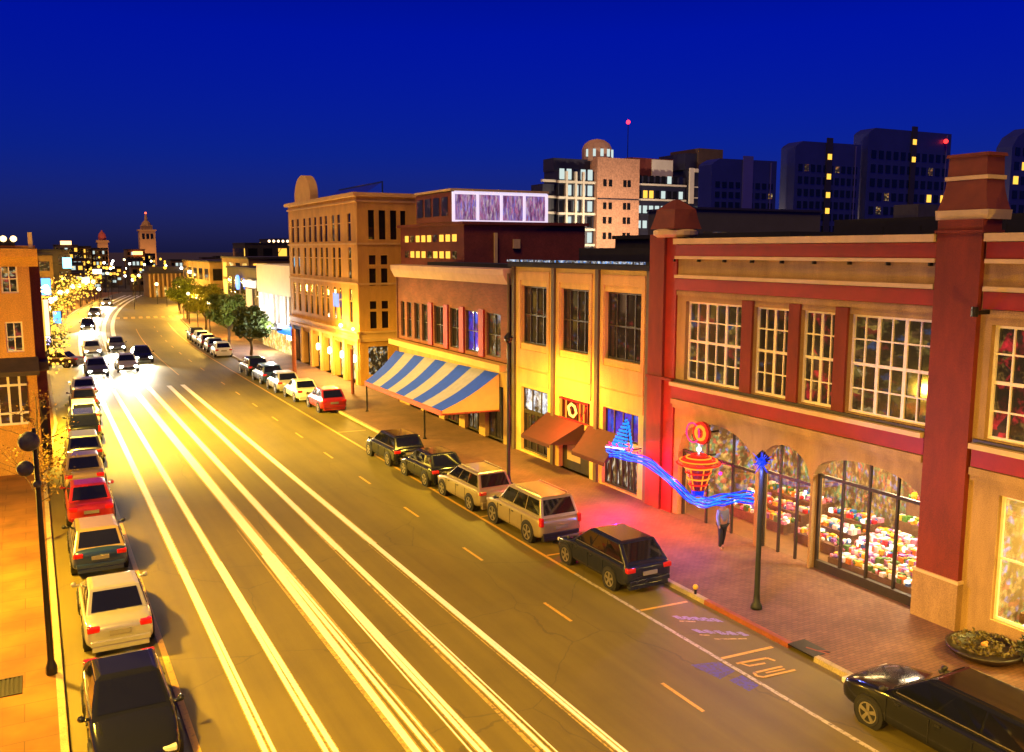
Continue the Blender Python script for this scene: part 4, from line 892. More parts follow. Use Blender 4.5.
q = MB(); q.lathe([(.22, 1.55), (.24, 1.74)], (21.2, 25.25, 0), 12); q.build('foot', m_neonblue, ns)
q = MB(); q.ball((21.2, 25.25, 3.28), .10, 8); q.tube([(21.2, 25.25, 3.05), (21.2, 25.25, 3.5)], .03, 6); q.build('finial', m_neonwhite, ns)
q = MB(); q.lathe([(.05, -.06), (.42, -.06), (.42, .06), (.05, .06)], (21.25, 25.15, 3.9), 20, 'x'); q.build('disc', M('sign_disc', (.35, .03, .02), .4, .1, 3), ns)
q = MB(); ring(q, (21.16, 25.15, 3.9), .38, .035); q.build('neon_ring', m_neonred, ns)
q = MB(); ring(q, (21.15, 25.15, 3.9), .24, .06); q.build('neon_ring', m_neonor, ns)
q = MB(); ring(q, (21.14, 25.55, 3.85), .36, .03); q.build('neon_ring', m_neonpink, ns)
for a_, z_ in ((25.25, 3.0), (25.15, 3.9)): q = MB(); q.tube([(21.3, a_, z_), (22.0, a_, z_)], .04, 6); q.build('bracket', m_darkmetal, ns)
lamp('neon_glow', ns, (20.4, 25.8, 2.0), 110, (1, .08, .05), .05); lamp('neon_glow', ns, (19.5, 28.4, 1.2), 240, (1, .0, .14), .04)
# blue light garland from the ochre corner to the lamp
gpts = [(21.2, 31.3, 1.95), (20.95, 30.4, 2.12), (20.85, 29.2, 2.25), (20.6, 27.4, 2.35), (20.2, 25.5, 2.12), (19.85, 24.0, 1.92), (19.4, 22.8, 2.15), (19.0, 21.6, 2.55), (18.6, 20.4, 3.0), (18.2, 19.2, 3.35)]
def smooth_path(p, n=5):
    P_ = [Vector(a) for a in p]; o_ = []
    for i in range(len(P_)-1):
        a, b_, c, d = P_[max(0, i-1)], P_[i], P_[i+1], P_[min(len(P_)-1, i+2)]
        for k_ in range(n):
            t = k_/n; o_.append(.5*((2*b_)+(c-a)*t+(2*a-5*b_+4*c-d)*t*t+(3*b_-a-3*c+d)*t**3))
    return o_+[P_[-1]]
gp = smooth_path(gpts)
ga = thing('light_garland', 'bright blue light garland swooping from the rust awning to the lamp post', 'garland', (20, 25, 2))
rr = random.Random(9)
for k_ in range(7):
    q = MB(); ph = rr.random()*6; off = (k_-3)*.055
    q.tube([p+Vector((rr.gauss(0, .015), rr.gauss(0, .02), off+.03*math.sin(i*.9+ph))) for i, p in enumerate(gp)], .026, 5); q.build('light_rope', m_neoncyan if k_ % 2 else m_neonblue, ga)
q = MB()
for i in range(9): p = gp[i]; q.tube([p+Vector((0, 0, .24)), gp[i+1]+Vector((0, 0, .24))], .035, 5)
q.build('light_rope', m_neonwhite, ga)
q = MB()
for i in range(24): p = gp[i]; q.tube([p+Vector((.03, 0, .33-.01*i)), gp[i+1]+Vector((.03, 0, .33-.01*i))], .02, 5)
q.build('light_rope', m_neonpink, ga)
for i in range(14):
    p = gp[rr.randrange(3, 14)] + Vector((rr.gauss(0, .1), 0, .3+.2*rr.random())); q = MB(); q.ball(p, .04, 5); q.build('bulb', m_neonpink, ga)
q = MB(); q.tube([gpts[0], (21.97, 31.3, 1.97)], .02, 5); q.build('hook', m_darkmetal, ga)
lamp('garland_glow', ga, (20.6, 29.6, 2.0), 40, (.08, .2, 1), .03); lamp('garland_glow', ga, (19.6, 23.6, 1.6), 35, (.10, .14, 1), .03)
lt = thing('light_tree', 'small cone of pale blue lights standing at the garland start', 'light decoration', (21.1, 30.3, 2.2))
q = MB(); rr = random.Random(4)
for i in range(26):
    t = i/26; a = i*2.1; r = .85*(1-t)**.8; q.tube([(21.1+.3*r*math.cos(a), 29.9+r*math.sin(a)-.25*t, 2.3+1.35*t), (21.1+.3*r*math.cos(a+1.6), 29.9+r*math.sin(a+1.6)-.25*t, 2.36+1.35*t)], .045, 4)
q.build('light_rope', m_neoncyan, lt)
q = MB(); q.tube([(21.1, 29.9, 2.25), (21.1, 29.65, 3.75)], .03, 6); q.tube([(21.1, 29.7, 2.35), (21.9, 29.7, 2.35)], .03, 6); q.build('pole', m_darkmetal, lt)

# ------------------------------------------------------------------ shop displays seen through the arches
GM = [M('goods_'+n, c, .5, .2, 20) for n, c in (('yellow', (.7, .4, .03)), ('orange', (.7, .2, .02)), ('red', (.5, .02, .03)), ('pink', (.7, .25, .4)), ('white', (.8, .75, .7)), ('green', (.06, .16, .03)), ('blue', (.03, .15, .5)), ('violet', (.25, .1, .4)))] + [EM('goods_sparkle', (1, .85, .6), .8)]
def display(label, x0, x1, ya, yb, tiers, n, seed, zr=(.5, 1.0)):
    t = thing('display_stand', label, 'shop display', ((x0+x1)/2, (ya+yb)/2, .135))
    q = MB(); rr = random.Random(seed)
    for k_ in range(tiers): q.box(x0+(x1-x0)*k_/tiers, x0+(x1-x0)*(k_+1)/tiers-.01, ya, yb, .135, zr[0]+(zr[1]-zr[0])*k_/max(1, tiers-1))
    q.build('stand', M('stand_wood', (.12, .06, .03), .7, .3, 4), t)
    q = MB()
    for i in range(n):
        k_ = rr.randrange(tiers); x = x0+(x1-x0)*(k_+.1+.8*rr.random())/tiers; y = ya+(yb-ya)*(.02+.96*rr.random()); z = zr[0]+(zr[1]-zr[0])*k_/max(1, tiers-1)
        q.k = rr.choice((0, 0, 1, 2, 3, 3, 4, 4, 5, 5, 6, 7, 8)); r = .045+.05*rr.random()
        if rr.random() < .5: q.ball((x, y, z+r), r, 4)
        else: q.box(x-r, x+r, y-r, y+r, z+.002, z+r*(1.5+rr.random()))
    o = q.build('goods', GM, t); o['kind'] = 'stuff'
    return t
display('stepped display of flowers and sweets filling the rightmost arch window', 22.6, 25.2, 16.7, 20.3, 5, 900, 1)
display('tall back display of goods behind the rightmost arch window', 25.8, 26.8, 16.7, 20.3, 2, 300, 2, (1.3, 2.0))
display('display of goods inside the middle arch', 23.6, 26, 20.9, 22.8, 3, 260, 3)
display('display of goods inside the first arch beside the neon sign', 23.8, 26.4, 23.5, 26.8, 3, 300, 4)
display('yellow flower display in the shop window at the right edge', 22.6, 24.2, 9.8, 14.1, 3, 500, 5, (.4, 1.1))
# ------------------------------------------------------------------ person
pe = None
def person(label, x, y, rz):
    t = thing('person', label, 'person', (x, y, .13), rz)
    J = [((0, 0, .95), .13), ((0, 0, 1.2), .15), ((0, 0, 1.42), .16), ((0, 0, 1.52), .06), ((0, .01, 1.64), .098), ((0, .01, 1.74), .07),
         ((.17, 0, 1.40), .065), ((.22, .02, 1.12), .048), ((.20, .10, .88), .036), ((.20, .13, .80), .035), ((-.17, 0, 1.40), .065), ((-.22, -.02, 1.12), .048), ((-.21, .04, .86), .036), ((-.21, .06, .78), .035),
         ((.09, 0, .86), .088), ((.10, .05, .48), .062), ((.10, .03, .09), .045), ((.10, .16, .04), .038), ((-.09, 0, .86), .088), ((-.10, -.05, .48), .062), ((-.10, -.14, .10), .045), ((-.10, -.02, .04), .038)]
    E_ = [(0, 1), (1, 2), (2, 3), (3, 4), (4, 5), (2, 6), (6, 7), (7, 8), (8, 9), (2, 10), (10, 11), (11, 12), (12, 13), (0, 14), (14, 15), (15, 16), (16, 17), (0, 18), (18, 19), (19, 20), (20, 21)]
    def skin(name, joints, edges, mat, grow=0):
        me = bpy.data.meshes.new(name); me.from_pydata([j[0] for j in joints], edges, []); me.materials.append(mat)
        o = bpy.data.objects.new(name, me); COL.objects.link(o); o.parent = t
        o.modifiers.new('skin', 'SKIN'); s2 = o.modifiers.new('sub', 'SUBSURF'); s2.levels = s2.render_levels = 2
        if not me.skin_vertices: me.skin_vertices.new()
        for i, j in enumerate(joints): me.skin_vertices[0].data[i].radius = (j[1]+grow, j[1]+grow)
        me.skin_vertices[0].data[0].use_root = True
        for p_ in me.polygons: p_.use_smooth = True
        return o
    skin('body', J, E_, M('skin_tone', (.35, .18, .11), .6, .1, 5))
    keep = [0, 1, 2, 6, 7, 8, 10, 11, 12]; mp = {k_: i for i, k_ in enumerate(keep)}
    skin('jacket', [J[i] for i in keep], [(mp[a], mp[b_]) for a, b_ in E_ if a in mp and b_ in mp], M('pale_jacket', (.15, .16, .22), .8, .2, 8), .022)
    keep = [0, 14, 15, 16, 18, 19, 20]; mp2 = {k_: i for i, k_ in enumerate(keep)}
    skin('trousers', [J[i] for i in keep], [(mp2[a], mp2[b_]) for a, b_ in E_ if a in mp2 and b_ in mp2], M('black_trousers', (.012, .012, .016), .8, .2, 8), .018)
    q = MB(); q.ball((0, -.015, 1.70), .112, 8); q.build('hair', M('dark_hair', (.02, .012, .008), .6, .2, 10), t, local=True, smooth=True)
    return t
person('person in pale jacket and black trousers walking past the first arch', 20.75, 23.35, R(175))

# ------------------------------------------------------------------ round planter by the near pier
pl = thing('planter', 'large round dark planter bowl with a clipped ring of plants by the near pier', 'planter', (21.1, 13.7, .13))
q = MB(); q.lathe([(.55, .13), (.80, .22), (.92, .34), (.93, .40), (.84, .40), (.80, .30), (.1, .28)], (21.1, 13.7, 0), 32); q.build('bowl', M('black_bowl', (.018, .012, .008), .4, .2, 5), pl, smooth=True)
m_leafd = M('olive_leaves', (.11, .085, .018), .6, .4, 9)
def leafy(mb, c, n, rad, size, rr, flat=1.0, fn=None):
    for i in range(n):
        p = fn(rr) if fn else None
        if p is None:
            d = Vector((rr.gauss(0, 1), rr.gauss(0, 1), rr.gauss(0, 1))).normalized()*(rad*rr.random()**.45); p = Vector(c)+Vector((d.x, d.y, d.z*flat))
        a = Vector((rr.gauss(0, 1), rr.gauss(0, 1), rr.gauss(0, 1))).normalized(); b_ = a.cross(Vector((rr.gauss(0, 1), rr.gauss(0, 1), rr.gauss(0, 1)))).normalized()
        s2 = size*(.6+.8*rr.random()); mb.face(p-a*s2, p+b_*s2*.55, p+a*s2, p-b_*s2*.55)
q = MB(); rr = random.Random(8)
for r0, z0, n in ((.70, .44, 420), (.34, .42, 220)):
    def fn(r_, r0=r0, z0=z0):
        a = r_.random()*6.2832; r = r0+r_.gauss(0, .05); return Vector((21.1+r*math.cos(a), 13.7+r*math.sin(a), z0+abs(r_.gauss(0, .045))))
    leafy(q, None, n, 0, .05, rr, fn=fn)
lf_ = q.build('foliage', m_leafd, pl); 
q = MB(); rr = random.Random(11)
for i in range(9): a = rr.random()*6.28; r = .12*rr.random(); q.ball((21.1+r*math.cos(a), 13.7+r*math.sin(a), .40+.05*rr.random()), .045, 5)
q.build('flower', M('orange_flower', (.6, .25, .04), .6, .2, 9), pl)
# shrub beside it at the frame edge
sh = thing('shrub', 'dark spiky shrub growing beside the round planter at the right edge', 'shrub', (22.0-.25, 12.6, .13))
q = MB(); leafy(q, (21.6, 12.6, .62), 500, .5, .07, random.Random(6), .8); q.build('foliage', M('shrub_leaves', (.03, .035, .012), .6, .5, 9), sh)
q = MB()
for i in range(6): q.tube([(21.65, 12.6, .13), (21.65+.3*math.cos(i), 12.6+.3*math.sin(i), .7)], .02, 5)
q.build('stem', m_maroon, sh)
yb2 = thing('bollard', 'small yellow ball topped bollard at the kerb by the black wagon', 'bollard', (17.24, 20.5, .14)); q = MB(); q.tube([(17.24, 20.5, .14), (17.24, 20.5, .3)], .04, 8); q.build('post', m_darkmetal, yb2); q = MB(); q.ball((17.24, 20.5, .36), .085, 8); q.build('cap', M('yellow_ball', (.65, .42, .04), .5, .1, 4), yb2, smooth=True)

# ------------------------------------------------------------------ trees
def limb(mb, p, d, ln, r, depth, rr, tips, spread=.6, up=.15):
    path = [p]; dd = d.normalized()
    for i in range(3):
        dd = (dd+Vector((rr.gauss(0, .12), rr.gauss(0, .12), rr.gauss(0, .08)+up*.2))).normalized(); path.append(path[-1]+dd*ln/3)
    mb.tube(path, r, 5 if depth < 2 else 4, r*.55)
    tips.append(path[-1])
    if depth > 0:
        for k_ in range(rr.choice((2, 3, 3))):
            nd = (dd+Vector((rr.gauss(0, spread), rr.gauss(0, spread), rr.gauss(0, spread*.6)+up))).normalized()
            limb(mb, path[rr.choice((2, 3))], nd, ln*(.62+.2*rr.random()), r*.5, depth-1, rr, tips, spread, up)
def leaf_tree(label, x, y, h, rad, n, mat, seed, group=None, trunk_h=.35, z0=.13):
    t = thing('street_tree', label, 'tree', (x, y, z0), group=group); rr = random.Random(seed); tips = []
    q = MB(); q.tube([(x, y, z0), (x+.05, y, h*trunk_h*.5), (x, y+.05, h*trunk_h)], .16, 8, .11)
    for i in range(5): a = i*1.26+rr.random(); limb(q, Vector((x, y, h*trunk_h*(.85+.15*rr.random()))), Vector((math.cos(a), math.sin(a), 1.0)), rad*.62, .08, 2, rr, tips)
    q.build('trunk', M('bark', (.09, .06, .03), .9, .3, 6), t)
    q = MB(); per = max(1, n//len(tips))
    for tp in tips: leafy(q, tp, per, rad*.34, .19, rr, .8)
    for i in range(14):
        a = rr.random()*6.28; c = (x+rad*.65*math.cos(a)*rr.random()**.4, y+rad*.65*math.sin(a)*rr.random()**.4, h*(.5+.45*rr.random())); leafy(q, c, n//14, rad*.42, .19, rr, .75)
    q.build('crown', mat, t)
    return t
m_leafs = [M('leaves_green', (.085, .115, .004), .7, .5, 1.6), M('leaves_dark', (.045, .065, .003), .7, .45, 1.6), M('leaves_lime', (.17, .17, .005), .7, .4, 1.6)]
leaf_tree('round green street tree nearest the far court house', 20.6, 143, 6.2, 2.6, 2400, m_leafs[0], 1, z0=0)
leaf_tree('lime green street tree between the round tree and the dark pair', 19.8, 122, 5.9, 2.4, 2600, m_leafs[2], 2)
leaf_tree('broad green street tree over the row of tiny parked cars', 19.3, 104, 5.4, 2.3, 2800, m_leafs[0], 3)
leaf_tree('dark green street tree closest to the white building', 19.0, 91, 4.7, 1.9, 2800, m_leafs[1], 4)
leaf_tree('pale bush like tree left of the round green one', 22.5, 165, 4.0, 1.6, 900, m_leafs[2], 5, z0=0)
# bare tree on the left pavement
bt = thing('bare_tree', 'nearly bare young tree with sparse yellow leaves on the left pavement', 'tree', (-.25, 35.4, .13)); rr = random.Random(21); tips = []
q = MB(); q.tube([(-.25, 35.4, .13), (-.22, 35.4, 1.4), (-.2, 35.4, 2.6)], .075, 7, .05); q.tube([(-.2, 35.4, 2.6), (-.12, 35.4, 4.0), (-.1, 35.4, 5.4)], .05, 6, .02)
for i in range(13):
    a = i*2.4; z = 1.6+.25*i; limb(q, Vector((-.2, 35.4, z)), Vector((math.cos(a), math.sin(a), .55)), .85, .022, 2, rr, tips, .55, .2)
q.build('trunk', M('dark_bark', (.05, .03, .015), .9, .3, 6), bt)
q = MB()
for tp in tips: leafy(q, tp, 3, .22, .045, rr)
leafy(q, (.1, 35.4, 2.9), 420, .6, .055, rr, 2.2); q.build('crown', M('yellow_leaves', (.20, .12, .02), .7, .5, 4), bt)
# fairy-lit trees down the left side
def fairy_tree(i, x, y, h):
    labs = ['closest to the amber house', 'second along from the amber house', 'before the tan row house', 'before the dark row house midway', 'farther on where the road starts to bend', 'at the bend', 'past the bend', 'last before the street end']
    t = thing('fairy_lit_tree', 'small bare tree hung with golden fairy lights, '+labs[i], 'tree', (x, y, .12), group='fairy lit trees on the left pavement'); rr = random.Random(100+i); tips = []
    q = MB(); q.tube([(x, y, .12), (x, y, h*.4)], .12, 6, .08)
    for k_ in range(6): a = k_*1.05+rr.random(); limb(q, Vector((x, y, h*.38)), Vector((math.cos(a), math.sin(a), .9)), h*.26, .05, 2, rr, tips, .6, .2)
    q.build('trunk', M('fairy_bark', (.06, .04, .02), .9, .2, 5), t)
    q = MB()
    for tp in tips: leafy(q, tp, 10, .5, .10, rr)
    q.build('crown', m_leafs[1], t)
    q = MB()
    for k_ in range(120):
        p = rr.choice(tips)+Vector((rr.gauss(0, .6), rr.gauss(0, .6), rr.gauss(-.4, .9))); q.ball(p, .03+.05*rr.random()+.0004*y, 4)
    f = q.build('fairy_lights', m_gold, t); f['kind'] = 'stuff'
for i, (dx, y, h) in enumerate(((-.6, 79, 4.6), (-.5, 92, 5), (-.5, 106, 5.2), (-.6, 121, 5.5), (-.5, 137, 5.5), (-.6, 154, 6), (-.6, 172, 6), (-.6, 196, 6.5))): fairy_tree(i, .9+dx+S(y), y, h)
rr = random.Random(77)
for i in range(16):
    y = 236+rr.random()*80; x = 2+i*3.4+rr.gauss(0, 1.5) if i < 9 else 36+(i-9)*5; a = 4+rr.random()*5
    if 20 < x+a and x < 33 and y < 232: continue
    block('city_block', 'distant low city block with amber windows beyond the bend', x, x+a, y+i*.37, y+i*.37+6, 4.5+rr.random()*4, m_fwall[i % 3], 4, 3, .55, [m_pamber, m_pwarm, m_pamber2, m_pcool], 'y', group='distant low city blocks')
# small lit signs and lamp globes on the left side
sg = [('blue shop sign high on the left row', 1.3, 98, 7.0, .8, 1.6, (.12, .35, 1), .8), ('second blue shop sign lower down on the left row', 2.2, 104, 3.6, .7, 1.2, (.06, .3, 1), .8), ('white shop sign glowing near the amber house', .7, 84, 3.6, .9, .8, (.9, .85, 1), 1.2),
      ('pale vertical banner sign against the amber house side', .75, 62, 6.4, .25, 2.2, (1, .5, .25), .8), ('cyan shop sign far along the left row', 5.0, 150, 8.6, 1.2, 1.6, (.25, .7, 1), .9), ('violet shop sign low beside the white one', .9, 88, 2.6, .6, .6, (.6, .5, 1), 1.0), ('amber shop sign in the far bend', 8.6, 176, 5.2, 1.3, 1.0, (1, .7, .3), 1.2), ('pink white sign close to the road bend', 12, 200, 6.2, 1.6, .9, (1, .8, .6), 1.3)]
for lab, x, y, z, a, c, col, s2 in sg:
    t = thing('shop_sign', lab, 'sign', (x, y, z)); q = MB(); q.box(x-a/2, x+a/2, y-.08, y+.08, z-c/2, z+c/2); q.build('lit_face', EM('sign_face', col, s2), t)
    q = MB(); q.box(x-a/2-.06, x+a/2+.06, y+.081, y+.16, z-c/2-.06, z+c/2+.06); q.box(x-a/2-1.5, x-a/2, y+.09, y+.13, z-.03, z+.03); q.build('casing', m_darkmetal, t)
def globe_lamp(x, y, h, label, group, r, mat, energy=0):
    t = thing('street_lamp', label, 'street lamp', (x, y, .1), group=group)
    q = MB(); q.tube([(x, y, .1), (x, y, h-r)], .06, 6, .04); q.build('pole', m_darkmetal, t)
    q = MB(); q.ball((x, y, h), r, 8); q.build('globe', mat, t)
    if energy: lamp('lamp_light', t, (x, y, h+.0), energy, AMB, r+.05)
for i in range(11):
    y = 88+i*11.5; globe_lamp(1.05+S(y), y+3, 4.0+.3*(i % 2), 'small globe street lamp lining the left kerb in the distance', 'globe street lamps on the far left kerb', .2+.002*y*.5, m_bulb if i % 3 else m_bulbw, 3200)
for i in range(7):
    y = 108+i*12; globe_lamp(17.9+S(y), y+2, 4.4, 'small globe street lamp lining the right kerb beyond the trees', 'globe street lamps on the far right kerb', .2, m_bulb, 4200)
rr = random.Random(55)
fl2 = MB()
for i in range(70):
    y = 170+rr.random()*190; x = 14+rr.random()*.22*y*.9-12+(.02*y); z = 2+rr.random()*5
    globe_lamp(max(8, S(min(y, 240))-4+rr.random()*24), y, z+1.2, 'distant street lamp glowing in the city beyond the bend', 'distant city lamps', .30, rr.choice((m_bulb, m_gold, m_gold, m_bulbw)), 0)

# ------------------------------------------------------------------ cars
m_tyre = M('tyre_rubber', (.012, .012, .012), .8, .2, 8); m_rim = M('alloy_rim', (.42, .38, .28), .3, .1, 6, metal=.8); m_tail = M('tail_lens', (.55, .01, .012), .25, .1, 5, coat=.5)
m_tail_b = m_tail; m_lens = M('head_lens', (.6, .6, .55), .15, .1, 5, coat=.5); m_trim = M('black_trim', (.01, .01, .01), .5, .1, 5); m_plate = M('number_plate', (.22, .20, .15), .5, .1, 9)
m_cglass = M('car_glass', (.006, .007, .009), .04, .1, 2, spec=.9); m_lit = EM('lit_headlight', (1, .95, .82), 40)
PAINTS = {}
def carpaint(name, col, metal=.35):
    if name not in PAINTS: PAINTS[name] = M(name, col, .28 if max(col) > .05 else .14, .05, 6, metal=metal if max(col) > .05 else 0, coat=.7 if max(col) > .05 else .3, spec=.5 if max(col) > .05 else .35)
    return PAINTS[name]
def car(label, kind, paint, x, y, rz=0, L=4.5, W=1.78, H=1.47, group=None, lit=False, rack=False, lod=0, plate=True, roofmat=None):
    t = thing('parked_car' if not lit else 'oncoming_car', label, 'car', (x, y, .0), rz, group)
    hw = W/2; hl = L/2; belt = .64*H if kind != 'suv' else .62*H; hood = belt-.06 if kind != 'suv' else belt-.02; trunk = belt+.02
    wag = kind in ('wagon', 'suv', 'hatch')
    st = []   # y, width factor, bottom, shoulder
    if wag: st += [(-hl, .86, .42, .80), (-hl+.06, .95, .30, belt-.03), (-hl+.35, .985, .22, belt), (-.3*L, 1, .2, belt)]
    else: st += [(-hl, .84, .42, .78), (-hl+.08, .94, .28, trunk-.04), (-hl+.45, .98, .22, trunk), (-.26*L, 1, .2, belt)]
    st += [(0, 1, .2, belt-.01), (.2*L, 1, .2, belt-.02), (.27*L, .995, .2, hood), (.40*L, .97, .2, hood-.09), (hl-.12, .88, .24, hood-.20), (hl, .74, .36, hood-.32)]
    b = MB()
    rings = []
    for yy, k_, zb, zs in st:
        w2 = hw*k_; half = [(w2*.90, zb), (w2*.99, zb+.10), (w2, zb+.26), (w2*.985, zs-.16), (w2*.955, zs-.05), (w2*.88, zs), (w2*.45, zs+.025)]
        rings.append([(a, yy, z) for a, z in half] + [(0, yy, zs+.03)] + [(-a, yy, z) for a, z in half[::-1]])
    b.loft(rings); body = b.build('body', paint, t, local=True, smooth=True, sub=1)
    # greenhouse
    wb = hw*.90; wt = hw*.74; zb = belt-.05; zt = H
    yfb = .235*L; yft = .05*L if kind != 'suv' else .10*L
    if kind == 'sedan': yrt, yrb = -.20*L, -.33*L
    elif kind == 'hatch': yrt, yrb = -.34*L, -hl+.16
    elif kind == 'wagon': yrt, yrb = -.385*L, -hl+.14
    else: yrt, yrb = -.42*L, -hl+.08
    bc = [Vector(p) for p in ((-wb, yrb, zb), (wb, yrb, zb), (wb, yfb, zb), (-wb, yfb, zb))]; tcn = [Vector(p) for p in ((-wt, yrt, zt-.03), (wt, yrt, zt-.03), (wt*.97, yft, zt-.03), (-wt*.97, yft, zt-.03))]
    gq = MB()
    i0 = [gq.P(p) for p in bc]; i1 = [gq.P(p) for p in tcn]
    ym = (yrt+yft)/2; i2 = [gq.P(p) for p in ((-wt*.8, yrt+.10, zt), (wt*.8, yrt+.10, zt), (wt*.8, yft-.12, zt), (-wt*.8, yft-.12, zt))]
    for j in range(4):
        j2 = (j+1) % 4; gq.f.append([i0[j], i0[j2], i1[j2], i1[j]]); gq.f.append([i1[j], i1[j2], i2[j2], i2[j]]); gq.mi += [0, 0]
    gq.f.append(i2); gq.mi.append(0)
    gq.build('cabin', roofmat or paint, t, local=True, smooth=False, bev=.035)
    def pane(nm, a, bb_, c, d, ins=(.06, .06, .10, .10)):
        # quad corners a,b bottom; c,d top (c above b); inset left/right/bottom/top then push out
        def bil(u, v): return (a.lerp(bb_, u)).lerp(d.lerp(c, u), v)
        l, r, bt_, tp = ins; n = (bb_-a).cross(d-a).normalized()
        if n.dot(((a+bb_+c+d)/4)-Vector((0, (yrb+yfb)/2, (zb+zt)/2-.4))) < 0: n = -n
        q = MB(); q1 = [bil(l, bt_)+n*.012, bil(1-r, bt_)+n*.012, bil(1-r, 1-tp)+n*.012, bil(l, 1-tp)+n*.012]; q0 = [p-n*.02 for p in q1]
        q.loft([q0, q1]); return q.build(nm, m_cglass, t, local=True)
    pane('rear_window', bc[0], bc[1], tcn[1], tcn[0], (.08, .08, .16, .08)); pane('windshield', bc[3], bc[2], tcn[2], tcn[3], (.06, .06, .14, .06))
    for s in (-1, 1):
        p0, p1, q0, q1 = (bc[0], bc[3], tcn[0], tcn[3]) if s < 0 else (bc[1], bc[2], tcn[1], tcn[2])
        segs = (.0, .36, .66, 1.0) if wag else (.0, .47, 1.0)
        for k_, (sa, sb) in enumerate(zip(segs, segs[1:])):
            pane('side_window', p0.lerp(p1, sa), p0.lerp(p1, sb), q0.lerp(q1, sb), q0.lerp(q1, sa), (.10 if k_ == 0 else .03, .10 if sb == 1 else .03, .17, .10))
        n_ = Vector((s*.014, 0, .004)); q = MB(); q.tube([p0.lerp(p1, .03).lerp(q0.lerp(q1, .03), .12)+n_, p0.lerp(p1, .95).lerp(q0.lerp(q1, .95), .12)+n_], .012, 5); q.build('window_trim', m_rim, t, local=True)
    wr = .325 if kind != 'suv' else .37
    for s in (-1, 1):
        for yy in (-.295*L, .305*L):
            a = MB(); a.lathe([(wr+.07, hw*.80), (wr+.07, hw*1.006), (.05, hw*1.008)] if s > 0 else [(wr+.07, -hw*.80), (wr+.07, -hw*1.006), (.05, -hw*1.008)], (0, yy, wr+.0), 20, 'x'); a.build('wheel_arch', m_trim, t, local=True)
            q = MB(); xo = hw*1.012; prof = [(wr-.10, xo-.2), (wr-.02, xo-.2), (wr, xo-.16), (wr, xo-.03), (wr-.03, xo+.012), (wr-.085, xo+.012), (wr-.09, xo-.03)]
            q.lathe([(r, h*s) for r, h in prof], (0, yy, wr), 20, 'x'); tw_ = q.build('wheel', m_tyre, t, local=True)
            q = MB(); 
            q.lathe([(.01, (xo+.010)*s), (.055, (xo+.020)*s), (.055, (xo-.02)*s), (.01, (xo-.02)*s)], (0, yy, wr), 10, 'x')
            for k_ in range(5):
                an = 2*math.pi*k_/5+.3; c_, s2_ = math.cos(an), math.sin(an); ww = .032
                xs = (xo+.006)*s; xi = (xo-.02)*s; ro = wr-.09
                A1 = [(yy+c_*.05-s2_*ww, wr+s2_*.05+c_*ww), (yy+c_*ro-s2_*ww*1.5, wr+s2_*ro+c_*ww*1.5), (yy+c_*ro+s2_*ww*1.5, wr+s2_*ro-c_*ww*1.5), (yy+c_*.05+s2_*ww, wr+s2_*.05-c_*ww)]
                q.loft([[(xi, a_, z_) for a_, z_ in A1], [(xs, a_, z_) for a_, z_ in A1]])
            q.lathe([(wr-.115, (xo-.02)*s), (wr-.115, (xo+.008)*s), (wr-.085, (xo+.008)*s), (wr-.085, (xo-.02)*s)], (0, yy, wr), 20, 'x')
            q.build('rim', m_rim, tw_, local=True)
    for s in (-1, 1):
        tz = belt-.14; q = MB(); 
        if kind == 'suv': q.box(min(s*hw*.80, s*hw*.95), max(s*hw*.80, s*hw*.95), -hl-.005, -hl+.18, tz-.18, tz+.14)
        elif kind in ('wagon', 'hatch'): q.box(min(s*hw*.58, s*hw*.93), max(s*hw*.58, s*hw*.93), -hl-.0, -hl+.16, tz-.10, tz+.05)
        else: q.box(min(s*hw*.55, s*hw*.91), max(s*hw*.55, s*hw*.91), -hl+.01, -hl+.2, tz-.06, tz+.10)
        q.build('taillight', m_tail, t, local=True, bev=.03)
        q = MB(); q.box(min(s*hw*.50, s*hw*.82), max(s*hw*.50, s*hw*.82), hl-.30, hl-.03, hood-.38, hood-.25); q.build('headlight', m_lit if lit else m_lens, t, local=True, bev=.03)
        q = MB(); xm = s*(hw+.02); q.lathe([(.02, -.05), (.065, -.035), (.075, .01), (.05, .06), (.02, .075)], (xm+s*.08, yfb-.08, belt+.06), 10, 'y'); q.box(min(xm-s*.09, xm+s*.06), max(xm-s*.09, xm+s*.06), yfb-.1, yfb-.04, belt+.0, belt+.05); q.build('side_mirror', m_trim if kind != 'sedan' else paint, t, local=True, smooth=True)
        for dy in (-.20*L, .0*L, .215*L):
          q = MB(); q.box(min(s*hw*.97, s*hw*1.003), max(s*hw*.97, s*hw*1.003), dy-.006, dy+.006, .34, belt-.17); q.build('door_gap', m_trim, t, local=True)
        for dy in (-.03*L, .17*L):
          q = MB(); q.box(min(s*hw*.985, s*hw*1.012), max(s*hw*.985, s*hw*1.012), dy-.12, dy, belt-.22, belt-.185)
          q.build('door_handle', m_trim, t, local=True)
    q = MB(); q.box(-hw*.84, hw*.84, -hl-.025, -hl+.1, .36, .50); q.box(-hw*.80, hw*.80, -hl+.01, -hl+.2, .20, .35); q.build('rear_bumper', paint if kind != 'suv' else m_trim, t, local=True, bev=.02)
    if plate:
        q = MB(); q.box(-.26, .26, -hl-.035, -hl-.0, .62, .74); q.build('number_plate', m_plate, t, local=True)
    q = MB(); q.box(-hw*.62, hw*.62, hl-.10, hl+.012, .34, .52); q.build('grille', m_trim, t, local=True, bev=.02)
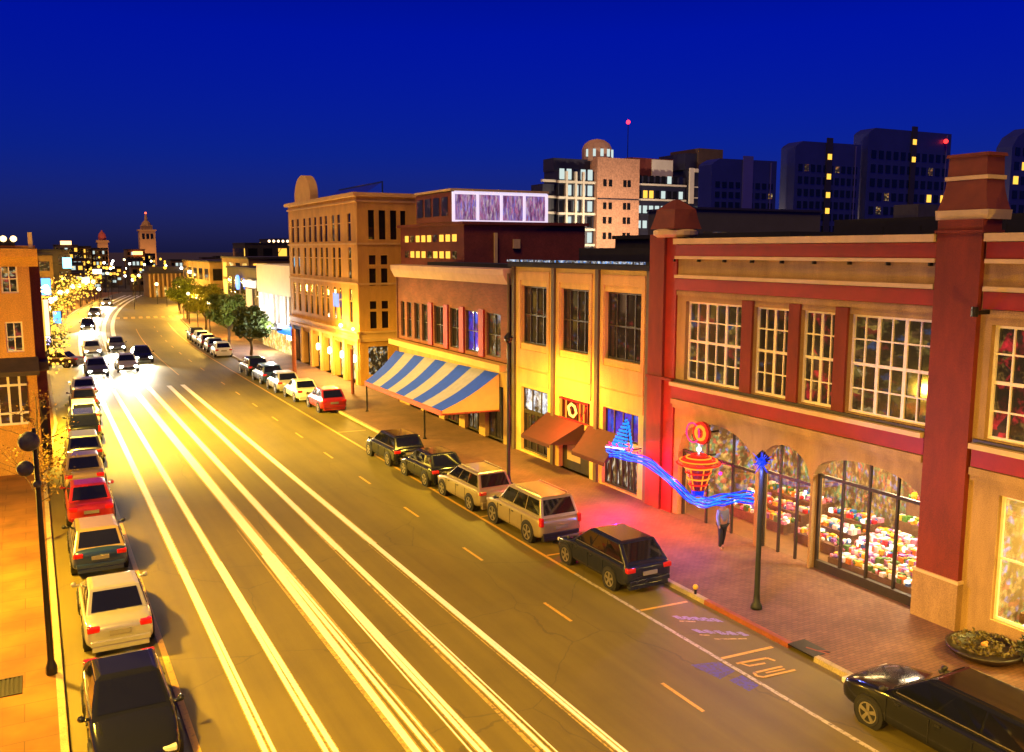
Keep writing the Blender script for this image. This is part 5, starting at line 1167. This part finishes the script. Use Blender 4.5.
    if rack or kind in ('suv',):
        for s in (-1, 1):
            q = MB(); q.tube([(s*wt*.86, yrt+.15, zt-.01), (s*wt*.86, yrt+.2, zt+.05), (s*wt*.86, yft-.2, zt+.05), (s*wt*.86, yft-.12, zt-.01)], .018, 6); q.build('roof_rail', m_rim, t, local=True)
    return t
blk = carpaint('black_paint', (.008, .009, .012)); nvy = carpaint('dark_navy_paint', (.010, .013, .026)); bei = carpaint('beige_paint', (.34, .28, .17), .5); sil = carpaint('silver_paint', (.46, .45, .42), .5); redp = carpaint('red_paint', (.40, .02, .02)); whi = carpaint('white_paint', (.70, .68, .62), 0); brn = carpaint('brown_paint', (.10, .05, .025)); blu = carpaint('blue_paint', (.018, .045, .13)); tanp = carpaint('tan_paint', (.33, .24, .12), .4); gry = carpaint('grey_paint', (.07, .07, .075))
# right kerb, all pointing away
car('long black wagon cut off by the bottom right corner', 'wagon', blk, 16.72, 11.35, 0, 4.9, 1.84, 1.62, rack=False)
car('dark navy wagon parked alone before the empty marked bays', 'hatch', nvy, 16.25, 23.65, 0, 4.35, 1.80, 1.53)
car('beige sport utility with dark rear window, behind the navy wagon', 'suv', bei, 16.2, 28.95, R(1), 4.45, 1.80, 1.72)
car('pale beige wagon parked between the beige sport utility and a black car', 'wagon', bei, 16.0, 33.5, R(1.5), 4.3, 1.72, 1.58, rack=True)
car('black hatchback parked beside the awning post', 'hatch', blk, 15.85, 37.75, R(2), 3.9, 1.72, 1.45)
car('black estate car at the far end of the dark pair', 'wagon', blk, 15.75, 42.3, R(2), 4.2, 1.75, 1.5)
car('red small car nearest the striped awning in the far group', 'hatch', redp, 16.9, 58.2, 0, 4.0, 1.75, 1.5)
car('white sedan parked in front of the small red car', 'sedan', whi, 16.6, 63.2, 0, 4.3, 1.75, 1.42)
car('silver hatchback ahead of the white sedan', 'hatch', sil, 16.4, 67.8, 0, 4.0, 1.75, 1.48)
car('dark car with a blue sheen at the head of the far group', 'wagon', blu, 16.4, 72.8, 0, 4.4, 1.75, 1.5)
car('black wagon just beyond the blue car', 'wagon', blk, 16.4, 78.0, 0, 4.3, 1.75, 1.5)
fars = [('white car first in the row below the trees', whi), ('dark car second in the row below the trees', gry), ('brown car third in the row below the trees', brn), ('silver car fourth in the row below the trees', sil), ('black car last in the row below the trees', blk)]
for i, (lab, p) in enumerate(fars): y = 93+i*4.7; car(lab, 'hatch', p, 16.4+S(y), y, R(-2), 3.9, 1.7, 1.45)
# left kerb
car('black car facing the viewer at the bottom left corner', 'sedan', blk, 1.30, 20.35, R(180), 4.5, 1.74, 1.46)
car('silver sedan with large red tail lights, second from the bottom left', 'sedan', sil, 1.48, 26.75, 0, 4.6, 1.72, 1.44)
car('dark blue hatchback with a big rear window, behind the silver sedan', 'hatch', blu, 1.42, 33.0, 0, 4.1, 1.70, 1.47, roofmat=tanp)
car('red sedan parked on the left kerb', 'sedan', redp, 1.50, 38.9, R(-.5), 4.5, 1.70, 1.44)
lc = [('tan sedan directly ahead of the red sedan', 'sedan', tanp), ('dark wagon ahead of the tan sedan', 'wagon', gry), ('black sport utility in the middle of the left row', 'suv', blk), ('white wagon past the black sport utility', 'wagon', whi), ('brown sedan past the white wagon', 'sedan', brn), ('pale sedan last of the close packed left row', 'sedan', sil)]
for i, (lab, kd, p) in enumerate(lc): y = 44.4+i*5.35; car(lab, kd, p, 1.55+.055*(y-44)*.9, y, R(-1), 4.4, 1.70, 1.46 if kd != 'suv' else 1.7)
car('dark sedan parked apart beyond the left row', 'sedan', brn, 1.7, 91, R(60), 4.3, 1.7, 1.42)
# oncoming cars with lit headlights
onc = [(4.45, 83.5, 'oncoming car with blazing headlights, nearest the kerb'), (7.0, 85.5, 'oncoming car with blazing headlights in the middle lane'), (8.9, 92, 'oncoming car with blazing headlights nearest the road centre'), (7.3, 103, 'oncoming car with lit headlights following the middle one'), (4.9, 100, 'oncoming car with lit headlights following along the kerb lane'),
       (4.7, 133, 'third oncoming car in the kerb lane'), (4.7, 158, 'fourth oncoming car in the kerb lane, in the bend'), (4.7, 188, 'fifth oncoming car in the kerb lane, small and far off')]
for i, (x, y, lab) in enumerate(onc):
    ang = math.atan(.0015*(y-85)) if y > 85 else 0
    t = car(lab, 'sedan', [gry, sil, blk][i % 3], x+S(y), y, R(180)-ang, 4.4, 1.72, 1.44, group=None, lit=True, plate=False)
    if 1:
        l = bpy.data.lights.new('headlight_beam', 'SPOT'); o = bpy.data.objects.new('headlight_beam', l); COL.objects.link(o); l.energy = 1700 if i < 3 else 3600; l.color = (1, .90, .68); l.spot_size = R(64); l.spot_blend = .9; l.shadow_soft_size = .2
        o.parent = t; o.location = (0, 2.35, .72); o.rotation_euler = (R(90-9), 0, 0)
